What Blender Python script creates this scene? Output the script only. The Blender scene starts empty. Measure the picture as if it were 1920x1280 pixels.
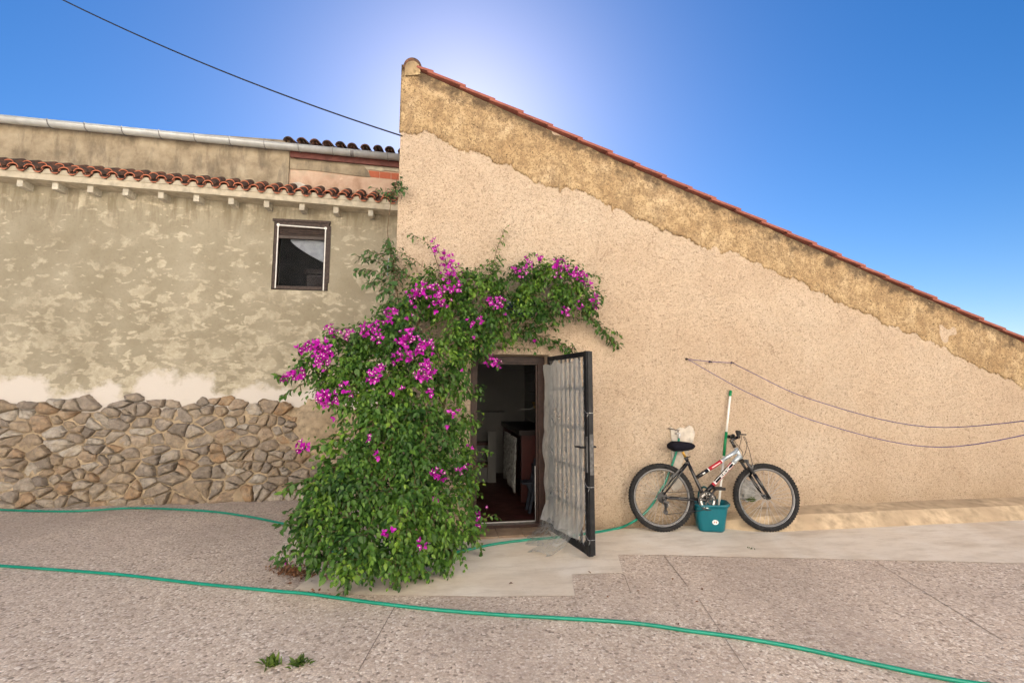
import bpy, bmesh, math, random
import numpy as np
from mathutils import Vector, Matrix, Quaternion, noise as mnoise
from mathutils.geometry import interpolate_bezier
random.seed(7)
RNG = np.random.default_rng(11)
S = bpy.context.scene
COL = S.collection
R_ = math.radians

# ------------------------------------------------------------------ camera
FPX = 902.0                      # focal length in pixels of the 1920 wide frame
YAW, PITCH = R_(8.5), R_(5.7)
CAM = Vector((0.0, -4.87, 1.42))
FW = Vector((math.sin(YAW)*math.cos(PITCH), math.cos(YAW)*math.cos(PITCH), math.sin(PITCH)))
RT = Vector((math.cos(YAW), -math.sin(YAW), 0))
UP = RT.cross(FW)
def ray(px, py):
    return FW*FPX + RT*(px-960) + UP*(640-py)
def on_y(px, py, y=0.0):
    d = ray(px, py); return CAM + d*((y-CAM.y)/d.y)
def on_z(px, py, z=0.0):
    d = ray(px, py); return CAM + d*((z-CAM.z)/d.z)
def at_depth(px, py, dep):
    return CAM + ray(px, py)*(dep/FPX)
def project(p):
    v = Vector(p)-CAM
    d = v.dot(FW)
    return 960+FPX*v.dot(RT)/d, 640-FPX*v.dot(UP)/d, d

cd = bpy.data.cameras.new('camera'); cam = bpy.data.objects.new('camera', cd); COL.objects.link(cam)
cd.sensor_width = 36; cd.sensor_fit = 'HORIZONTAL'; cd.lens = 36*FPX/1920
cd.clip_start = .05; cd.clip_end = 2000
cam.location = CAM
cam.rotation_euler = FW.to_track_quat('-Z', 'Y').to_euler()
S.camera = cam

# ------------------------------------------------------------------ object helpers
def tag(o, label=None, cat=None, group=None, kind=None):
    if label: o['label'] = label
    if cat: o['category'] = cat
    if group: o['group'] = group
    if kind: o['kind'] = kind
    return o
def thing(name, label, cat, loc=(0, 0, 0), group=None):
    o = bpy.data.objects.new(name, None); COL.objects.link(o)
    o.location = loc; o.empty_display_size = .1
    return tag(o, label, cat, group)

class MB:
    """collects shapes and links them as one mesh object"""
    def __init__(s): s.v = []; s.f = []; s.m = []; s.sm = []
    def add(s, vs, fs, mi=0, smooth=False):
        b = len(s.v); s.v += [tuple(v) for v in vs]
        for f in fs:
            s.f.append(tuple(i+b for i in f)); s.m.append(mi); s.sm.append(smooth)
        return s
    def box(s, a, b, mi=0):
        x0, y0, z0 = a; x1, y1, z1 = b
        if x0 > x1: x0, x1 = x1, x0
        if y0 > y1: y0, y1 = y1, y0
        if z0 > z1: z0, z1 = z1, z0
        vs = [(x0,y0,z0),(x1,y0,z0),(x1,y1,z0),(x0,y1,z0),(x0,y0,z1),(x1,y0,z1),(x1,y1,z1),(x0,y1,z1)]
        return s.add(vs, [(0,3,2,1),(4,5,6,7),(0,1,5,4),(1,2,6,5),(2,3,7,6),(3,0,4,7)], mi)
    def bar(s, p, q, w, h, mi=0, up=(0, 0, 1)):
        """rectangular bar from p to q"""
        p = Vector(p); q = Vector(q); d = (q-p).normalized(); u = Vector(up)
        if abs(d.dot(u)) > .98: u = Vector((0, 1, 0))
        r = d.cross(u).normalized()*w/2; u = r.cross(d).normalized()*h/2
        vs = [p-r-u, p+r-u, p+r+u, p-r+u, q-r-u, q+r-u, q+r+u, q-r+u]
        return s.add(vs, [(0,3,2,1),(4,5,6,7),(0,1,5,4),(1,2,6,5),(2,3,7,6),(3,0,4,7)], mi)
    def tube(s, pts, r, n=8, mi=0, cap=True, smooth=True, closed=False):
        pts = [Vector(p) for p in pts]; N = len(pts)
        rs = r if isinstance(r, (list, tuple)) else [r]*N
        b = len(s.v); u = None; vs = []
        for i, p in enumerate(pts):
            if closed: d = pts[(i+1) % N]-pts[i-1]
            else: d = pts[min(i+1, N-1)]-pts[max(i-1, 0)]
            if d.length < 1e-9: d = Vector((0, 0, 1))
            d.normalize()
            if u is None:
                u = d.orthogonal().normalized()
            else:
                u = u - d*u.dot(d)
                u = u.normalized() if u.length > 1e-6 else d.orthogonal().normalized()
            w = d.cross(u)
            for k in range(n):
                a = 2*math.pi*k/n
                vs.append(p+(u*math.cos(a)+w*math.sin(a))*rs[i])
        fs = []
        for i in range(N if closed else N-1):
            j = (i+1) % N
            for k in range(n):
                k2 = (k+1) % n
                fs.append((i*n+k, i*n+k2, j*n+k2, j*n+k))
        s.add(vs, fs, mi, smooth)
        if cap and not closed:
            s.f.append(tuple(b+k for k in reversed(range(n)))); s.m.append(mi); s.sm.append(False)
            s.f.append(tuple(b+(N-1)*n+k for k in range(n))); s.m.append(mi); s.sm.append(False)
        return s
    def rings(s, rings, mi=0, smooth=True, cap0=True, cap1=True):
        n = len(rings[0]); b = len(s.v); vs = [v for r in rings for v in r]; fs = []
        for i in range(len(rings)-1):
            for k in range(n):
                k2 = (k+1) % n
                fs.append((i*n+k, i*n+k2, (i+1)*n+k2, (i+1)*n+k))
        s.add(vs, fs, mi, smooth)
        if cap0: s.f.append(tuple(b+k for k in reversed(range(n)))); s.m.append(mi); s.sm.append(False)
        if cap1: s.f.append(tuple(b+(len(rings)-1)*n+k for k in range(n))); s.m.append(mi); s.sm.append(False)
        return s
    def lathe(s, c, axis, prof, n=16, mi=0, smooth=True):
        """prof: list of (along, radius)"""
        c = Vector(c); a = Vector(axis).normalized(); u = a.orthogonal().normalized(); w = a.cross(u)
        rg = [[c+a*t+(u*math.cos(2*math.pi*k/n)+w*math.sin(2*math.pi*k/n))*r for k in range(n)] for t, r in prof]
        return s.rings(rg, mi, smooth)
    def prism(s, poly, off, mi=0):
        """poly: 3-D points of one face, off: vector to the other face"""
        n = len(poly); P = [Vector(p) for p in poly]; Q = [p+Vector(off) for p in P]
        fs = [tuple(range(n)), tuple(reversed(range(n, 2*n)))]
        for k in range(n):
            k2 = (k+1) % n; fs.append((k, k+n, k2+n, k2))
        return s.add(P+Q, fs, mi)
    def torus(s, c, axis, R, r, n=48, m=10, mi=0, e=1.0):
        c = Vector(c); a = Vector(axis).normalized(); u = a.orthogonal().normalized(); w = a.cross(u)
        vs = []; fs = []
        for i in range(n):
            t = 2*math.pi*i/n; d = u*math.cos(t)+w*math.sin(t)
            for k in range(m):
                q = 2*math.pi*k/m
                vs.append(c+d*(R+r*math.cos(q))+a*(r*e*math.sin(q)))
        for i in range(n):
            for k in range(m):
                fs.append((i*m+k, ((i+1)%n)*m+k, ((i+1)%n)*m+(k+1)%m, i*m+(k+1)%m))
        return s.add(vs, fs, mi, True)
    def ico(s, c, r, mi=0, sub=2, jit=0.0, scale=(1,1,1), seed=0, rot=None, smooth=True, freq=1.5):
        bm = bmesh.new(); bmesh.ops.create_icosphere(bm, subdivisions=sub, radius=1)
        vs = []
        for v in bm.verts:
            p = v.co.copy()
            if jit: p *= 1+jit*mnoise.noise(p*freq+Vector((seed*3.1, seed*1.7, seed)))
            p = Vector((p.x*scale[0], p.y*scale[1], p.z*scale[2]))*r
            if rot: p.rotate(rot)
            vs.append(p+Vector(c))
        bm.verts.ensure_lookup_table()
        fs = [tuple(v.index for v in f.verts) for f in bm.faces]
        bm.free(); return s.add(vs, fs, mi, smooth)
    def build(s, name, mats, parent=None, local=True):
        me = bpy.data.meshes.new(name); me.from_pydata(s.v, [], s.f)
        mats = mats if isinstance(mats, (list, tuple)) else [mats]
        for m in mats: me.materials.append(m)
        if len(mats) > 1: me.polygons.foreach_set('material_index', s.m)
        me.polygons.foreach_set('use_smooth', s.sm)
        bm = bmesh.new(); bm.from_mesh(me); bmesh.ops.recalc_face_normals(bm, faces=bm.faces); bm.to_mesh(me); bm.free()
        me.update()
        o = bpy.data.objects.new(name, me); COL.objects.link(o)
        if parent is not None:
            o.parent = parent
            if local:       # coordinates given in world space
                bpy.context.view_layer.update()
                o.matrix_parent_inverse = parent_matrix(parent).inverted()
        return o
def parent_matrix(o):
    m = o.matrix_parent_inverse @ o.matrix_basis if o.parent else o.matrix_basis
    return parent_matrix(o.parent) @ m if o.parent else m

def rounded_rect(cx, cy, hx, hy, r, n=5):
    pts = []
    for (sx, sy, a0) in ((1,1,0),(-1,1,90),(-1,-1,180),(1,-1,270)):
        for k in range(n+1):
            a = R_(a0+90*k/n); pts.append((cx+sx*(hx-r)+r*math.cos(a), cy+sy*(hy-r)+r*math.sin(a)))
    return pts
def spline(pts, n=8):
    """Catmull-Rom through the points"""
    P = [Vector(p) for p in pts]; out = []
    for i in range(len(P)-1):
        p0 = P[max(i-1,0)]; p1 = P[i]; p2 = P[i+1]; p3 = P[min(i+2,len(P)-1)]
        for k in range(n):
            t = k/n
            out.append(.5*((2*p1)+(p2-p0)*t+(2*p0-5*p1+4*p2-p3)*t*t+(3*p1-p0-3*p2+p3)*t**3))
    out.append(P[-1]); return out

# ------------------------------------------------------------------ materials
class NT:
    def __init__(s, name):
        s.m = bpy.data.materials.new(name); s.m.use_nodes = True
        s.t = s.m.node_tree; s.N = s.t.nodes; s.L = s.t.links
        s.b = s.N['Principled BSDF']; s.out = s.N['Material Output']
    def n(s, typ, **kw):
        x = s.N.new(typ)
        for k, v in kw.items():
            if k in x.inputs: x.inputs[k].default_value = v
            else: setattr(x, k, v)
        return x
    def link(s, a, b): s.L.new(a, b)
    def coord(s, scale=(1,1,1), kind='Object', rot=(0,0,0)):
        tc = s.n('ShaderNodeTexCoord'); mp = s.n('ShaderNodeMapping')
        mp.inputs['Scale'].default_value = scale; mp.inputs['Rotation'].default_value = rot
        s.link(tc.outputs[kind], mp.inputs['Vector']); return mp.outputs[0]
    def noise(s, vec, scale, detail=4, rough=.55, dist=0):
        x = s.n('ShaderNodeTexNoise'); x.inputs['Scale'].default_value = scale; x.inputs['Detail'].default_value = detail
        x.inputs['Roughness'].default_value = rough; x.inputs['Distortion'].default_value = dist
        s.link(vec, x.inputs['Vector']); return x.outputs['Fac']
    def voro(s, vec, scale, feature='F1', rnd=1.0):
        x = s.n('ShaderNodeTexVoronoi'); x.feature = feature; x.inputs['Scale'].default_value = scale
        x.inputs['Randomness'].default_value = rnd
        s.link(vec, x.inputs['Vector']); return x
    def ramp(s, fac, stops, interp='LINEAR'):
        x = s.n('ShaderNodeValToRGB'); x.color_ramp.interpolation = interp
        e = x.color_ramp.elements
        while len(e) < len(stops): e.new(.5)
        for i, (p, c) in enumerate(stops):
            e[i].position = p; e[i].color = (c, c, c, 1) if isinstance(c, (int, float)) else (*c[:3], 1)
        s.link(fac, x.inputs['Fac']); return x.outputs['Color']
    def mix(s, fac, a, b, mode='MIX'):
        x = s.n('ShaderNodeMix'); x.data_type = 'RGBA'; x.blend_type = mode
        for i, v in ((0, fac), (6, a), (7, b)):
            if isinstance(v, (int, float)): x.inputs[i].default_value = v if i == 0 else (v, v, v, 1)
            elif isinstance(v, (tuple, list)): x.inputs[i].default_value = (*v[:3], 1)
            else: s.link(v, x.inputs[i])
        return x.outputs[2]
    def math(s, op, a, b=0.0):
        x = s.n('ShaderNodeMath'); x.operation = op
        for i, v in ((0, a), (1, b)):
            if isinstance(v, (int, float)): x.inputs[i].default_value = v
            else: s.link(v, x.inputs[i])
        return x.outputs[0]
    def bump(s, h, strength=.5, dist=.01, prev=None):
        x = s.n('ShaderNodeBump'); x.inputs['Strength'].default_value = strength; x.inputs['Distance'].default_value = dist
        s.link(h, x.inputs['Height'])
        if prev is not None: s.link(prev, x.inputs['Normal'])
        return x.outputs[0]
    def done(s, color=None, rough=.8, metal=0, normal=None, spec=.3):
        b = s.b
        if color is not None:
            if isinstance(color, (tuple, list)): b.inputs['Base Color'].default_value = (*color[:3], 1)
            else: s.link(color, b.inputs['Base Color'])
        if isinstance(rough, (int, float)): b.inputs['Roughness'].default_value = rough
        else: s.link(rough, b.inputs['Roughness'])
        b.inputs['Metallic'].default_value = metal
        b.inputs['Specular IOR Level'].default_value = spec
        if normal is not None: s.link(normal, b.inputs['Normal'])
        return s.m

def lin(r, g, b):
    f = lambda c: ((c/255+.055)/1.055)**2.4 if c > 10 else c/255/12.92
    return (f(r), f(g), f(b))

def plain(name, col, rough=.6, metal=0, var=.18, scale=25, bump=.0, spec=.35, dirt=None):
    t = NT(name); v = t.coord()
    f = t.noise(v, scale, 5, .6)
    c2 = tuple(max(0, x*(1-var*1.6)) for x in col); c3 = tuple(min(1, x*(1+var)) for x in col)
    c = t.ramp(f, [(.3, c2), (.7, c3)])
    if dirt is not None:
        d = t.noise(v, scale*.25, 6, .65)
        c = t.mix(t.ramp(d, [(.5, 0), (.68, .75)]), c, dirt)
    nm = t.bump(f, bump, .004) if bump else None
    rr = t.ramp(f, [(.3, min(1, rough*1.15)), (.7, rough*.85)])
    return t.done(c, rr, metal, nm, spec)

M = {}
def build_materials():
    # pale peach roughcast of the gable wall
    t = NT('roughcast_stucco'); v = t.coord()
    big = t.noise(v, .8, 7, .68); mid = t.noise(t.coord((1, 1, .55)), 3.2, 6, .65)
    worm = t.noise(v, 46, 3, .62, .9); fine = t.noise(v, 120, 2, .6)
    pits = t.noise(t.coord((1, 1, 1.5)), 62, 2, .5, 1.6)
    c = t.ramp(big, [(.34, (.57, .435, .318)), (.5, (.645, .512, .388)), (.66, (.69, .57, .45))])
    c = t.mix(t.ramp(mid, [(.38, .0), (.68, .5)]), c, (.56, .44, .33))
    sq = t.noise(v, 25, 3, .6, 1.2); sqm = t.noise(v, 17, 3, .6)
    line = t.ramp(sq, [(.462, 0), (.488, 1), (.512, 0)]); line = t.math('MULTIPLY', line, t.ramp(sqm, [(.45, 0), (.55, 1)]))
    c = t.mix(t.math('MULTIPLY', line, .85), c, (.20, .13, .08))  # squiggles, worm and pits: shade of the rough relief painted as dark colour
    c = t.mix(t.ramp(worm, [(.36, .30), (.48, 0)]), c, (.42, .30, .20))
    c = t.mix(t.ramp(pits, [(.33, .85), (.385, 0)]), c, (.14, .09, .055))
    # damp, browner stain near the ground
    sx = t.n('ShaderNodeSeparateXYZ'); t.link(t.coord(), sx.inputs[0])
    low = t.math('ADD', t.math('MULTIPLY', sx.outputs['Z'], 1.0), t.math('MULTIPLY', t.noise(v, 2.2, 6, .65), .9))
    c = t.mix(t.ramp(low, [(.42, .5), (.95, 0)]), c, (.37, .265, .165))
    lowdark = t.math('ADD', sx.outputs['Z'], t.math('MULTIPLY', t.noise(v, 5, 6, .7), .3))
    c = t.mix(t.ramp(lowdark, [(.17, .55), (.30, 0)]), c, (.23, .17, .11))
    # hairline cracks
    cr = t.voro(t.coord((1, 1, 1)), .75, 'DISTANCE_TO_EDGE')
    warp = t.n('ShaderNodeVectorMath'); warp.operation = 'ADD'
    nz = t.n('ShaderNodeTexNoise'); nz.inputs['Scale'].default_value = 3.0; nz.inputs['Detail'].default_value = 6
    t.link(v, nz.inputs['Vector']); t.link(v, warp.inputs[0])
    sc = t.n('ShaderNodeVectorMath'); sc.operation = 'SCALE'; sc.inputs['Scale'].default_value = .55
    t.link(nz.outputs['Color'], sc.inputs[0]); t.link(sc.outputs[0], warp.inputs[1]); t.link(warp.outputs[0], cr.inputs['Vector'])
    msk = t.ramp(t.noise(v, .9, 2), [(.54, 0), (.63, 1)])
    c = t.mix(t.math('MULTIPLY', t.ramp(cr.outputs['Distance'], [(.0014, .5), (.0045, 0)]), msk), c, (.2, .12, .07))
    n1 = t.bump(worm, 1.0, .03); n2 = t.bump(fine, .5, .008, n1); n3 = t.bump(pits, .7, .016, n2)
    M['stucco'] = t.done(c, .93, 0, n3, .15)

    # ochre-brown weathered render under the verge; black algae runs from the tiles down
    t = NT('weathered_ochre_render'); v = t.coord()
    big = t.noise(v, 2.4, 6, .6, .5); worm = t.noise(v, 40, 4, .65, .8); mid = t.noise(v, 9, 6, .65)
    c = t.ramp(big, [(.35, (.40, .28, .155)), (.52, (.50, .37, .215)), (.68, (.57, .44, .28))])
    c = t.mix(t.ramp(mid, [(.42, .0), (.62, .7)]), c, (.27, .18, .10))
    c = t.mix(t.ramp(worm, [(.40, .65), (.52, 0)]), c, (.19, .125, .07))
    st = t.noise(t.coord((1.6, 1.6, .55)), 4.5, 7, .7)
    c = t.mix(t.ramp(st, [(.50, 0), (.68, .5)]), c, (.17, .12, .08))
    at = t.n('ShaderNodeAttribute'); at.attribute_name = 'edge'
    e = t.math('ADD', at.outputs['Fac'], t.math('MULTIPLY', t.math('SUBTRACT', t.noise(v, 5.5, 7, .7), .5), 1.5))
    c = t.mix(t.ramp(e, [(.72, 0), (1.0, .85)]), c, (.075, .055, .04))
    pits = t.noise(v, 58, 2, .5, 1.8)
    c = t.mix(t.ramp(pits, [(.35, .9), (.42, 0)]), c, (.08, .055, .035))
    n1 = t.bump(worm, .8, .016); n2 = t.bump(mid, .7, .03, n1); n3 = t.bump(pits, .5, .012, n2)
    M['band'] = t.done(c, .95, 0, n3, .12)

    # olive plaster with pale smears
    t = NT('patched_olive_plaster'); v = t.coord()
    base = t.ramp(t.noise(v, 2.0, 5, .6), [(.35, (.275, .245, .180)), (.65, (.345, .312, .24))])
    p1 = t.noise(t.coord((1, 1, 1.35)), 4.8, 6, .55, .30)
    p2 = t.noise(t.coord((.7, 1, 1.6)), 9.5, 6, .5, .35)
    sx = t.n('ShaderNodeSeparateXYZ'); t.link(v, sx.inputs[0])
    h = t.ramp(t.math('MULTIPLY', sx.outputs['Z'], .25), [(.36, .085), (.80, .0)])      # more smears low on the wall
    m1 = t.ramp(t.math('ADD', p1, h), [(.56, 0), (.63, .85), (.70, .6)])
    m2 = t.ramp(t.math('ADD', p2, h), [(.615, 0), (.665, 1)])
    mm = t.math('MAXIMUM', m1, m2)
    tone = t.ramp(t.noise(v, 16, 4), [(.3, (.43, .385, .29)), (.7, (.56, .505, .40))])
    c = t.mix(t.math('MULTIPLY', mm, .85), base, tone)
    c = t.mix(t.ramp(t.noise(v, 1.1, 7, .7), [(.46, 0), (.66, .55)]), c, (.22, .19, .135))
    c = t.mix(t.ramp(t.noise(v, 34, 5, .7), [(.52, 0), (.72, .4)]), c, (.19, .16, .115))
    strk = t.noise(t.coord((3.5, 1, .6)), 3.4, 6, .65)
    top = t.ramp(t.math('MULTIPLY', sx.outputs['Z'], .25), [(.86, 0), (.95, .7)])
    c = t.mix(t.math('MULTIPLY', t.ramp(strk, [(.42, 0), (.62, 1)]), top), c, (.17, .14, .095))
    wh = t.ramp(t.math('ADD', sx.outputs['Z'], t.math('MULTIPLY', t.noise(v, 3, 5), .35)), [(1.62, 1), (1.78, 0)])
    # limewashed foot of the plaster
    x = t.n('ShaderNodeMapRange'); x.inputs['From Min'].default_value = 1.50; x.inputs['From Max'].default_value = 1.38
    t.link(t.math('ADD', sx.outputs['Z'], t.math('MULTIPLY', t.math('SUBTRACT', t.noise(v, 1.6, 7, .6), .5), 1.3)), x.inputs['Value'])
    c = t.mix(x.outputs['Result'], c, (.58, .54, .50))
    n1 = t.bump(mm, .35, .006); n2 = t.bump(t.noise(v, 90, 3), .25, .004, n1)
    M['plaster'] = t.done(c, .9, 0, n2, .15)

    t = NT('bare_pink_render'); v = t.coord()
    c = t.ramp(t.noise(v, 3.0, 6, .62, .4), [(.32, (.36, .23, .16)), (.5, (.50, .35, .26)), (.68, (.58, .44, .34))])
    c = t.mix(t.ramp(t.noise(v, 9, 5, .6), [(.62, 0), (.66, .7)]), c, (.62, .47, .36))
    c = t.mix(t.ramp(t.noise(v, 1.6, 5, .6), [(.52, 0), (.6, .8)]), c, (.40, .335, .25))
    M['pinkrender'] = t.done(c, .93, 0, t.bump(t.noise(v, 35, 5, .65), .6, .012), .12)
    t = NT('grey_old_render'); v = t.coord()
    c = t.ramp(t.noise(v, 3.5, 7, .65), [(.3, (.17, .135, .095)), (.5, (.31, .255, .18)), (.7, (.42, .36, .265))])
    c = t.mix(t.ramp(t.noise(t.coord((3, 1, .8)), 2.6, 6, .65), [(.5, 0), (.66, .6)]), c, (.12, .10, .08))
    M['greyrender'] = t.done(c, .93, 0, t.bump(t.noise(v, 45, 5, .65), .5, .01), .12)

    # exposed aggregate paving
    t = NT('exposed_aggregate_paving'); v = t.coord()
    vo = t.voro(v, 62); vo2 = t.voro(v, 135); ed = t.voro(v, 62, 'DISTANCE_TO_EDGE')
    def rnd(vn): 
        s_ = t.n('ShaderNodeSeparateColor'); t.link(vn.outputs['Color'], s_.inputs[0]); return s_.outputs[0]
    pal = [(0, (.15, .115, .09)), (.06, (.35, .275, .215)), (.18, (.55, .445, .36)), (.40, (.67, .565, .47)), (.62, (.75, .65, .555)),
           (.80, (.57, .475, .405)), (.90, (.86, .79, .71))]
    c1 = t.ramp(rnd(vo), pal, 'CONSTANT'); c2 = t.ramp(rnd(vo2), pal, 'CONSTANT')
    c = t.mix(.22, c1, c2)
    c = t.mix(t.ramp(ed.outputs['Distance'], [(.02, .7), (.12, 0)]), c, (.40, .33, .275))
    c = t.mix(t.ramp(t.noise(v, .8, 6, .6), [(.4, 0), (.7, .25)]), c, (.50, .40, .34))
    c = t.mix(t.ramp(t.noise(v, 2.6, 6, .7), [(.50, 0), (.70, .45)]), c, (.40, .32, .265))
    c = t.mix(t.ramp(t.noise(t.coord((1, .5, 1)), .55, 7, .7), [(.50, 0), (.62, .4)]), c, (.34, .28, .24))
    hgt = t.ramp(vo.outputs['Distance'], [(0, 1), (.7, 0)])
    M['aggregate'] = t.done(c, .82, 0, t.bump(hgt, .4, .005), .3)

    t = NT('trowelled_concrete'); v = t.coord()
    c = t.ramp(t.noise(v, 1.3, 7, .62, .6), [(.3, (.60, .51, .41)), (.5, (.70, .63, .54)), (.7, (.76, .71, .64))])
    c = t.mix(t.ramp(t.noise(t.coord((1, 3.5, 1)), 2.4, 7, .7), [(.46, 0), (.70, .6)]), c, (.47, .40, .325))
    c = t.mix(t.ramp(t.noise(v, 14, 5, .7), [(.58, 0), (.8, .4)]), c, (.36, .30, .24))
    c = t.mix(t.ramp(t.noise(v, 60, 3, .6), [(.68, 0), (.74, .5)]), c, (.25, .21, .17))
    M['concrete'] = t.done(c, .85, 0, t.bump(t.noise(v, 22, 6, .6), .25, .006), .2)
    M['cementgrey'] = plain('grey_cement_patch', (.52, .475, .42), .92, 0, .22, 18, .6, dirt=(.36, .31, .26))
    M['ledge'] = plain('beige_cement_ledge', (.47, .365, .25), .92, 0, .25, 9, .5, dirt=(.30, .22, .15))
    M['joint'] = plain('dark_joint_filler', (.25, .205, .175), .95, 0, .3, 30)

    # stones
    t = NT('rubble_stone'); v = t.coord()
    oi = t.n('ShaderNodeAttribute'); oi.attribute_name = 'stone'
    c = t.ramp(oi.outputs['Fac'], [(0, (.22, .185, .155)), (.25, (.30, .26, .225)), (.5, (.33, .25, .17)), (.62, (.37, .33, .285)), (.82, (.35, .225, .125)), (.9, (.42, .38, .33))])
    c = t.mix(t.ramp(t.noise(v, 14, 6, .65), [(.38, 0), (.66, .7)]), c, (.16, .135, .11))
    c = t.mix(t.ramp(t.noise(v, 5, 6, .65), [(.52, 0), (.68, .65)]), c, (.46, .385, .29))
    M['stone'] = t.done(c, .92, 0, t.bump(t.noise(v, 40, 6, .7), .6, .012), .15)
    M['mortar'] = plain('sandy_mortar', (.40, .315, .215), .95, 0, .3, 14, .8, dirt=(.26, .2, .14))

    # tiles
    def tile(name, a, b, d, dm):
        t = NT(name); v = t.coord()
        c = t.ramp(t.noise(v, 6, 5, .6), [(.3, a), (.7, b)])
        c = t.mix(t.ramp(t.noise(v, 11, 7, .7), [(dm, 0), (dm+.2, .9)]), c, d)
        c = t.mix(t.ramp(t.noise(v, 30, 5, .65), [(.64, 0), (.7, .5)]), c, (.36, .34, .28))
        return t.done(c, .88, 0, t.bump(t.noise(v, 60, 4), .3, .004), .2)
    M['tile_red'] = tile('red_clay_tile', (.22, .075, .058), (.29, .105, .08), (.15, .075, .06), .54)
    M['tile_old'] = tile('lichen_dark_clay_tile', (.13, .065, .045), (.21, .095, .06), (.045, .040, .036), .36)
    M['tile_edge'] = tile('bare_clay_tile_edge', (.42, .13, .07), (.52, .19, .11), (.20, .09, .06), .60)
    M['brick'] = tile('hollow_red_brick', (.37, .10, .055), (.45, .14, .08), (.28, .12, .08), .62)
    M['mortarcap'] = plain('ochre_mortar_cap', (.38, .28, .16), .95, 0, .4, 16, .9, dirt=(.16, .11, .07))

    M['gutter'] = plain('grey_zinc_gutter', (.50, .52, .53), .45, .25, .1, 8)
    M['gutterbr'] = plain('gutter_bracket_steel', (.20, .20, .21), .5, .5)
    M['fascia'] = plain('dark_red_fascia', (.12, .035, .028), .6, 0, .25, 12)
    M['beam'] = plain('cream_cornice', (.47, .42, .33), .9, 0, .2, 12, .3, dirt=(.36, .31, .23))
    M['beamend'] = plain('pale_joist_end', (.52, .49, .42), .9, 0, .25, 22, .5, dirt=(.3, .26, .2))
    M['darkwood'] = plain('dark_brown_wood', (.045, .027, .022), .55, 0, .35, 30, .2)
    M['doorwood'] = plain('red_brown_door_wood', (.030, .012, .009), .5, 0, .35, 24, .15)
    M['shutter'] = plain('brown_roller_slat', (.055, .040, .036), .5, 0, .2, 20)
    M['whitetape'] = plain('white_weather_strip', (.72, .72, .70), .6, 0, .1, 30)
    M['cloth'] = plain('thin_grey_curtain', (.70, .70, .70), .9, 0, .15, 10)
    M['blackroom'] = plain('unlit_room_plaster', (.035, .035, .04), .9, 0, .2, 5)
    t = NT('window_glass'); t.b.inputs['Roughness'].default_value = .03
    M['glass'] = t.done((.01, .012, .016), .04, 0, None, .5)

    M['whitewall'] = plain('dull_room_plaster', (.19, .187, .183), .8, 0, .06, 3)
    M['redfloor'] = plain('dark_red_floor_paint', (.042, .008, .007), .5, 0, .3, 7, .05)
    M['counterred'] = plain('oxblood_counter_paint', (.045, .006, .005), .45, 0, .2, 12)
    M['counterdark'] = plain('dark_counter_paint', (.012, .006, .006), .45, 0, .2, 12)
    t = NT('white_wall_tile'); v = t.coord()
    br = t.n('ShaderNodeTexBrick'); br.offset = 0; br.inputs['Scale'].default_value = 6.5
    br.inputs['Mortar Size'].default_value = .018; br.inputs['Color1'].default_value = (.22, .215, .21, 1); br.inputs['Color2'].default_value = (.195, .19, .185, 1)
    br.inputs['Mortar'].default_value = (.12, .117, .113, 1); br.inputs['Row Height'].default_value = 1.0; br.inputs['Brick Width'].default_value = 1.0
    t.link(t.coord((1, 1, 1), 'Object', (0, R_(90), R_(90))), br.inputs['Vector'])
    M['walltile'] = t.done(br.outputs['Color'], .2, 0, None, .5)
    M['curtain'] = plain('grey_patterned_curtain', (.36, .36, .355), .9, 0, .45, 26)
    M['steeldark'] = plain('worn_steel', (.11, .11, .115), .5, .5, .4, 30)
    M['chrome'] = plain('chrome', (.16, .16, .16), .3, .8, .05, 20)
    M['brass'] = plain('brass', (.40, .26, .08), .3, 1, .1, 20)
    M['navy'] = plain('navy_painted_wood', (.012, .017, .03), .6, 0, .2, 20)
    M['stepred'] = plain('red_step_edge', (.07, .015, .011), .5, 0, .2, 14)
    t = NT('worn_brown_step_tile'); v = t.coord()
    c = t.ramp(t.noise(v, 5, 6, .62), [(.3, (.165, .11, .075)), (.55, (.26, .185, .13)), (.75, (.36, .28, .21))])
    M['steptile'] = t.done(c, .75, 0, t.bump(t.noise(v, 40, 4), .3, .004), .25)

    # metal door leaf
    t = NT('chipped_black_paint'); v = t.coord()
    c = t.ramp(t.noise(v, 9, 7, .7), [(.48, (.007, .0075, .010)), (.66, (.016, .017, .021)), (.8, (.06, .058, .06))])
    c = t.mix(t.ramp(t.noise(t.coord((1, 1, .3)), 26, 6, .7), [(.64, 0), (.70, .8)]), c, (.17, .10, .065))
    M['blackpaint'] = t.done(c, t.ramp(t.noise(v, 20, 4), [(.3, .42), (.7, .65)]), 0, t.bump(t.noise(v, 70, 3), .15, .003), .3)
    M['greybar'] = plain('grey_painted_bar', (.16, .165, .17), .5, .2, .3, 24, .1)
    M['wire'] = plain('galvanised_wire', (.55, .56, .57), .35, .8, .1, 40)
    t = NT('wrinkled_clear_plastic'); v = t.coord()
    tr = t.n('ShaderNodeBsdfTransparent'); tr.inputs['Color'].default_value = (.93, .94, .94, 1)
    b = t.b; b.inputs['Base Color'].default_value = (.62, .635, .64, 1); b.inputs['Roughness'].default_value = .3
    b.inputs['Specular IOR Level'].default_value = .7
    tl = t.n('ShaderNodeBsdfTranslucent'); tl.inputs['Color'].default_value = (.58, .59, .59, 1)
    wr = t.noise(t.coord((2.2, 2.2, .7)), 6, 6, .6, 1.4)
    wr2 = t.noise(t.coord((1, 1, .55)), 9, 5, .6, 1.6)
    nm = t.bump(wr2, .28, .012); nm = t.bump(wr, .3, .02, nm)
    t.link(nm, b.inputs['Normal'])
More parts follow.
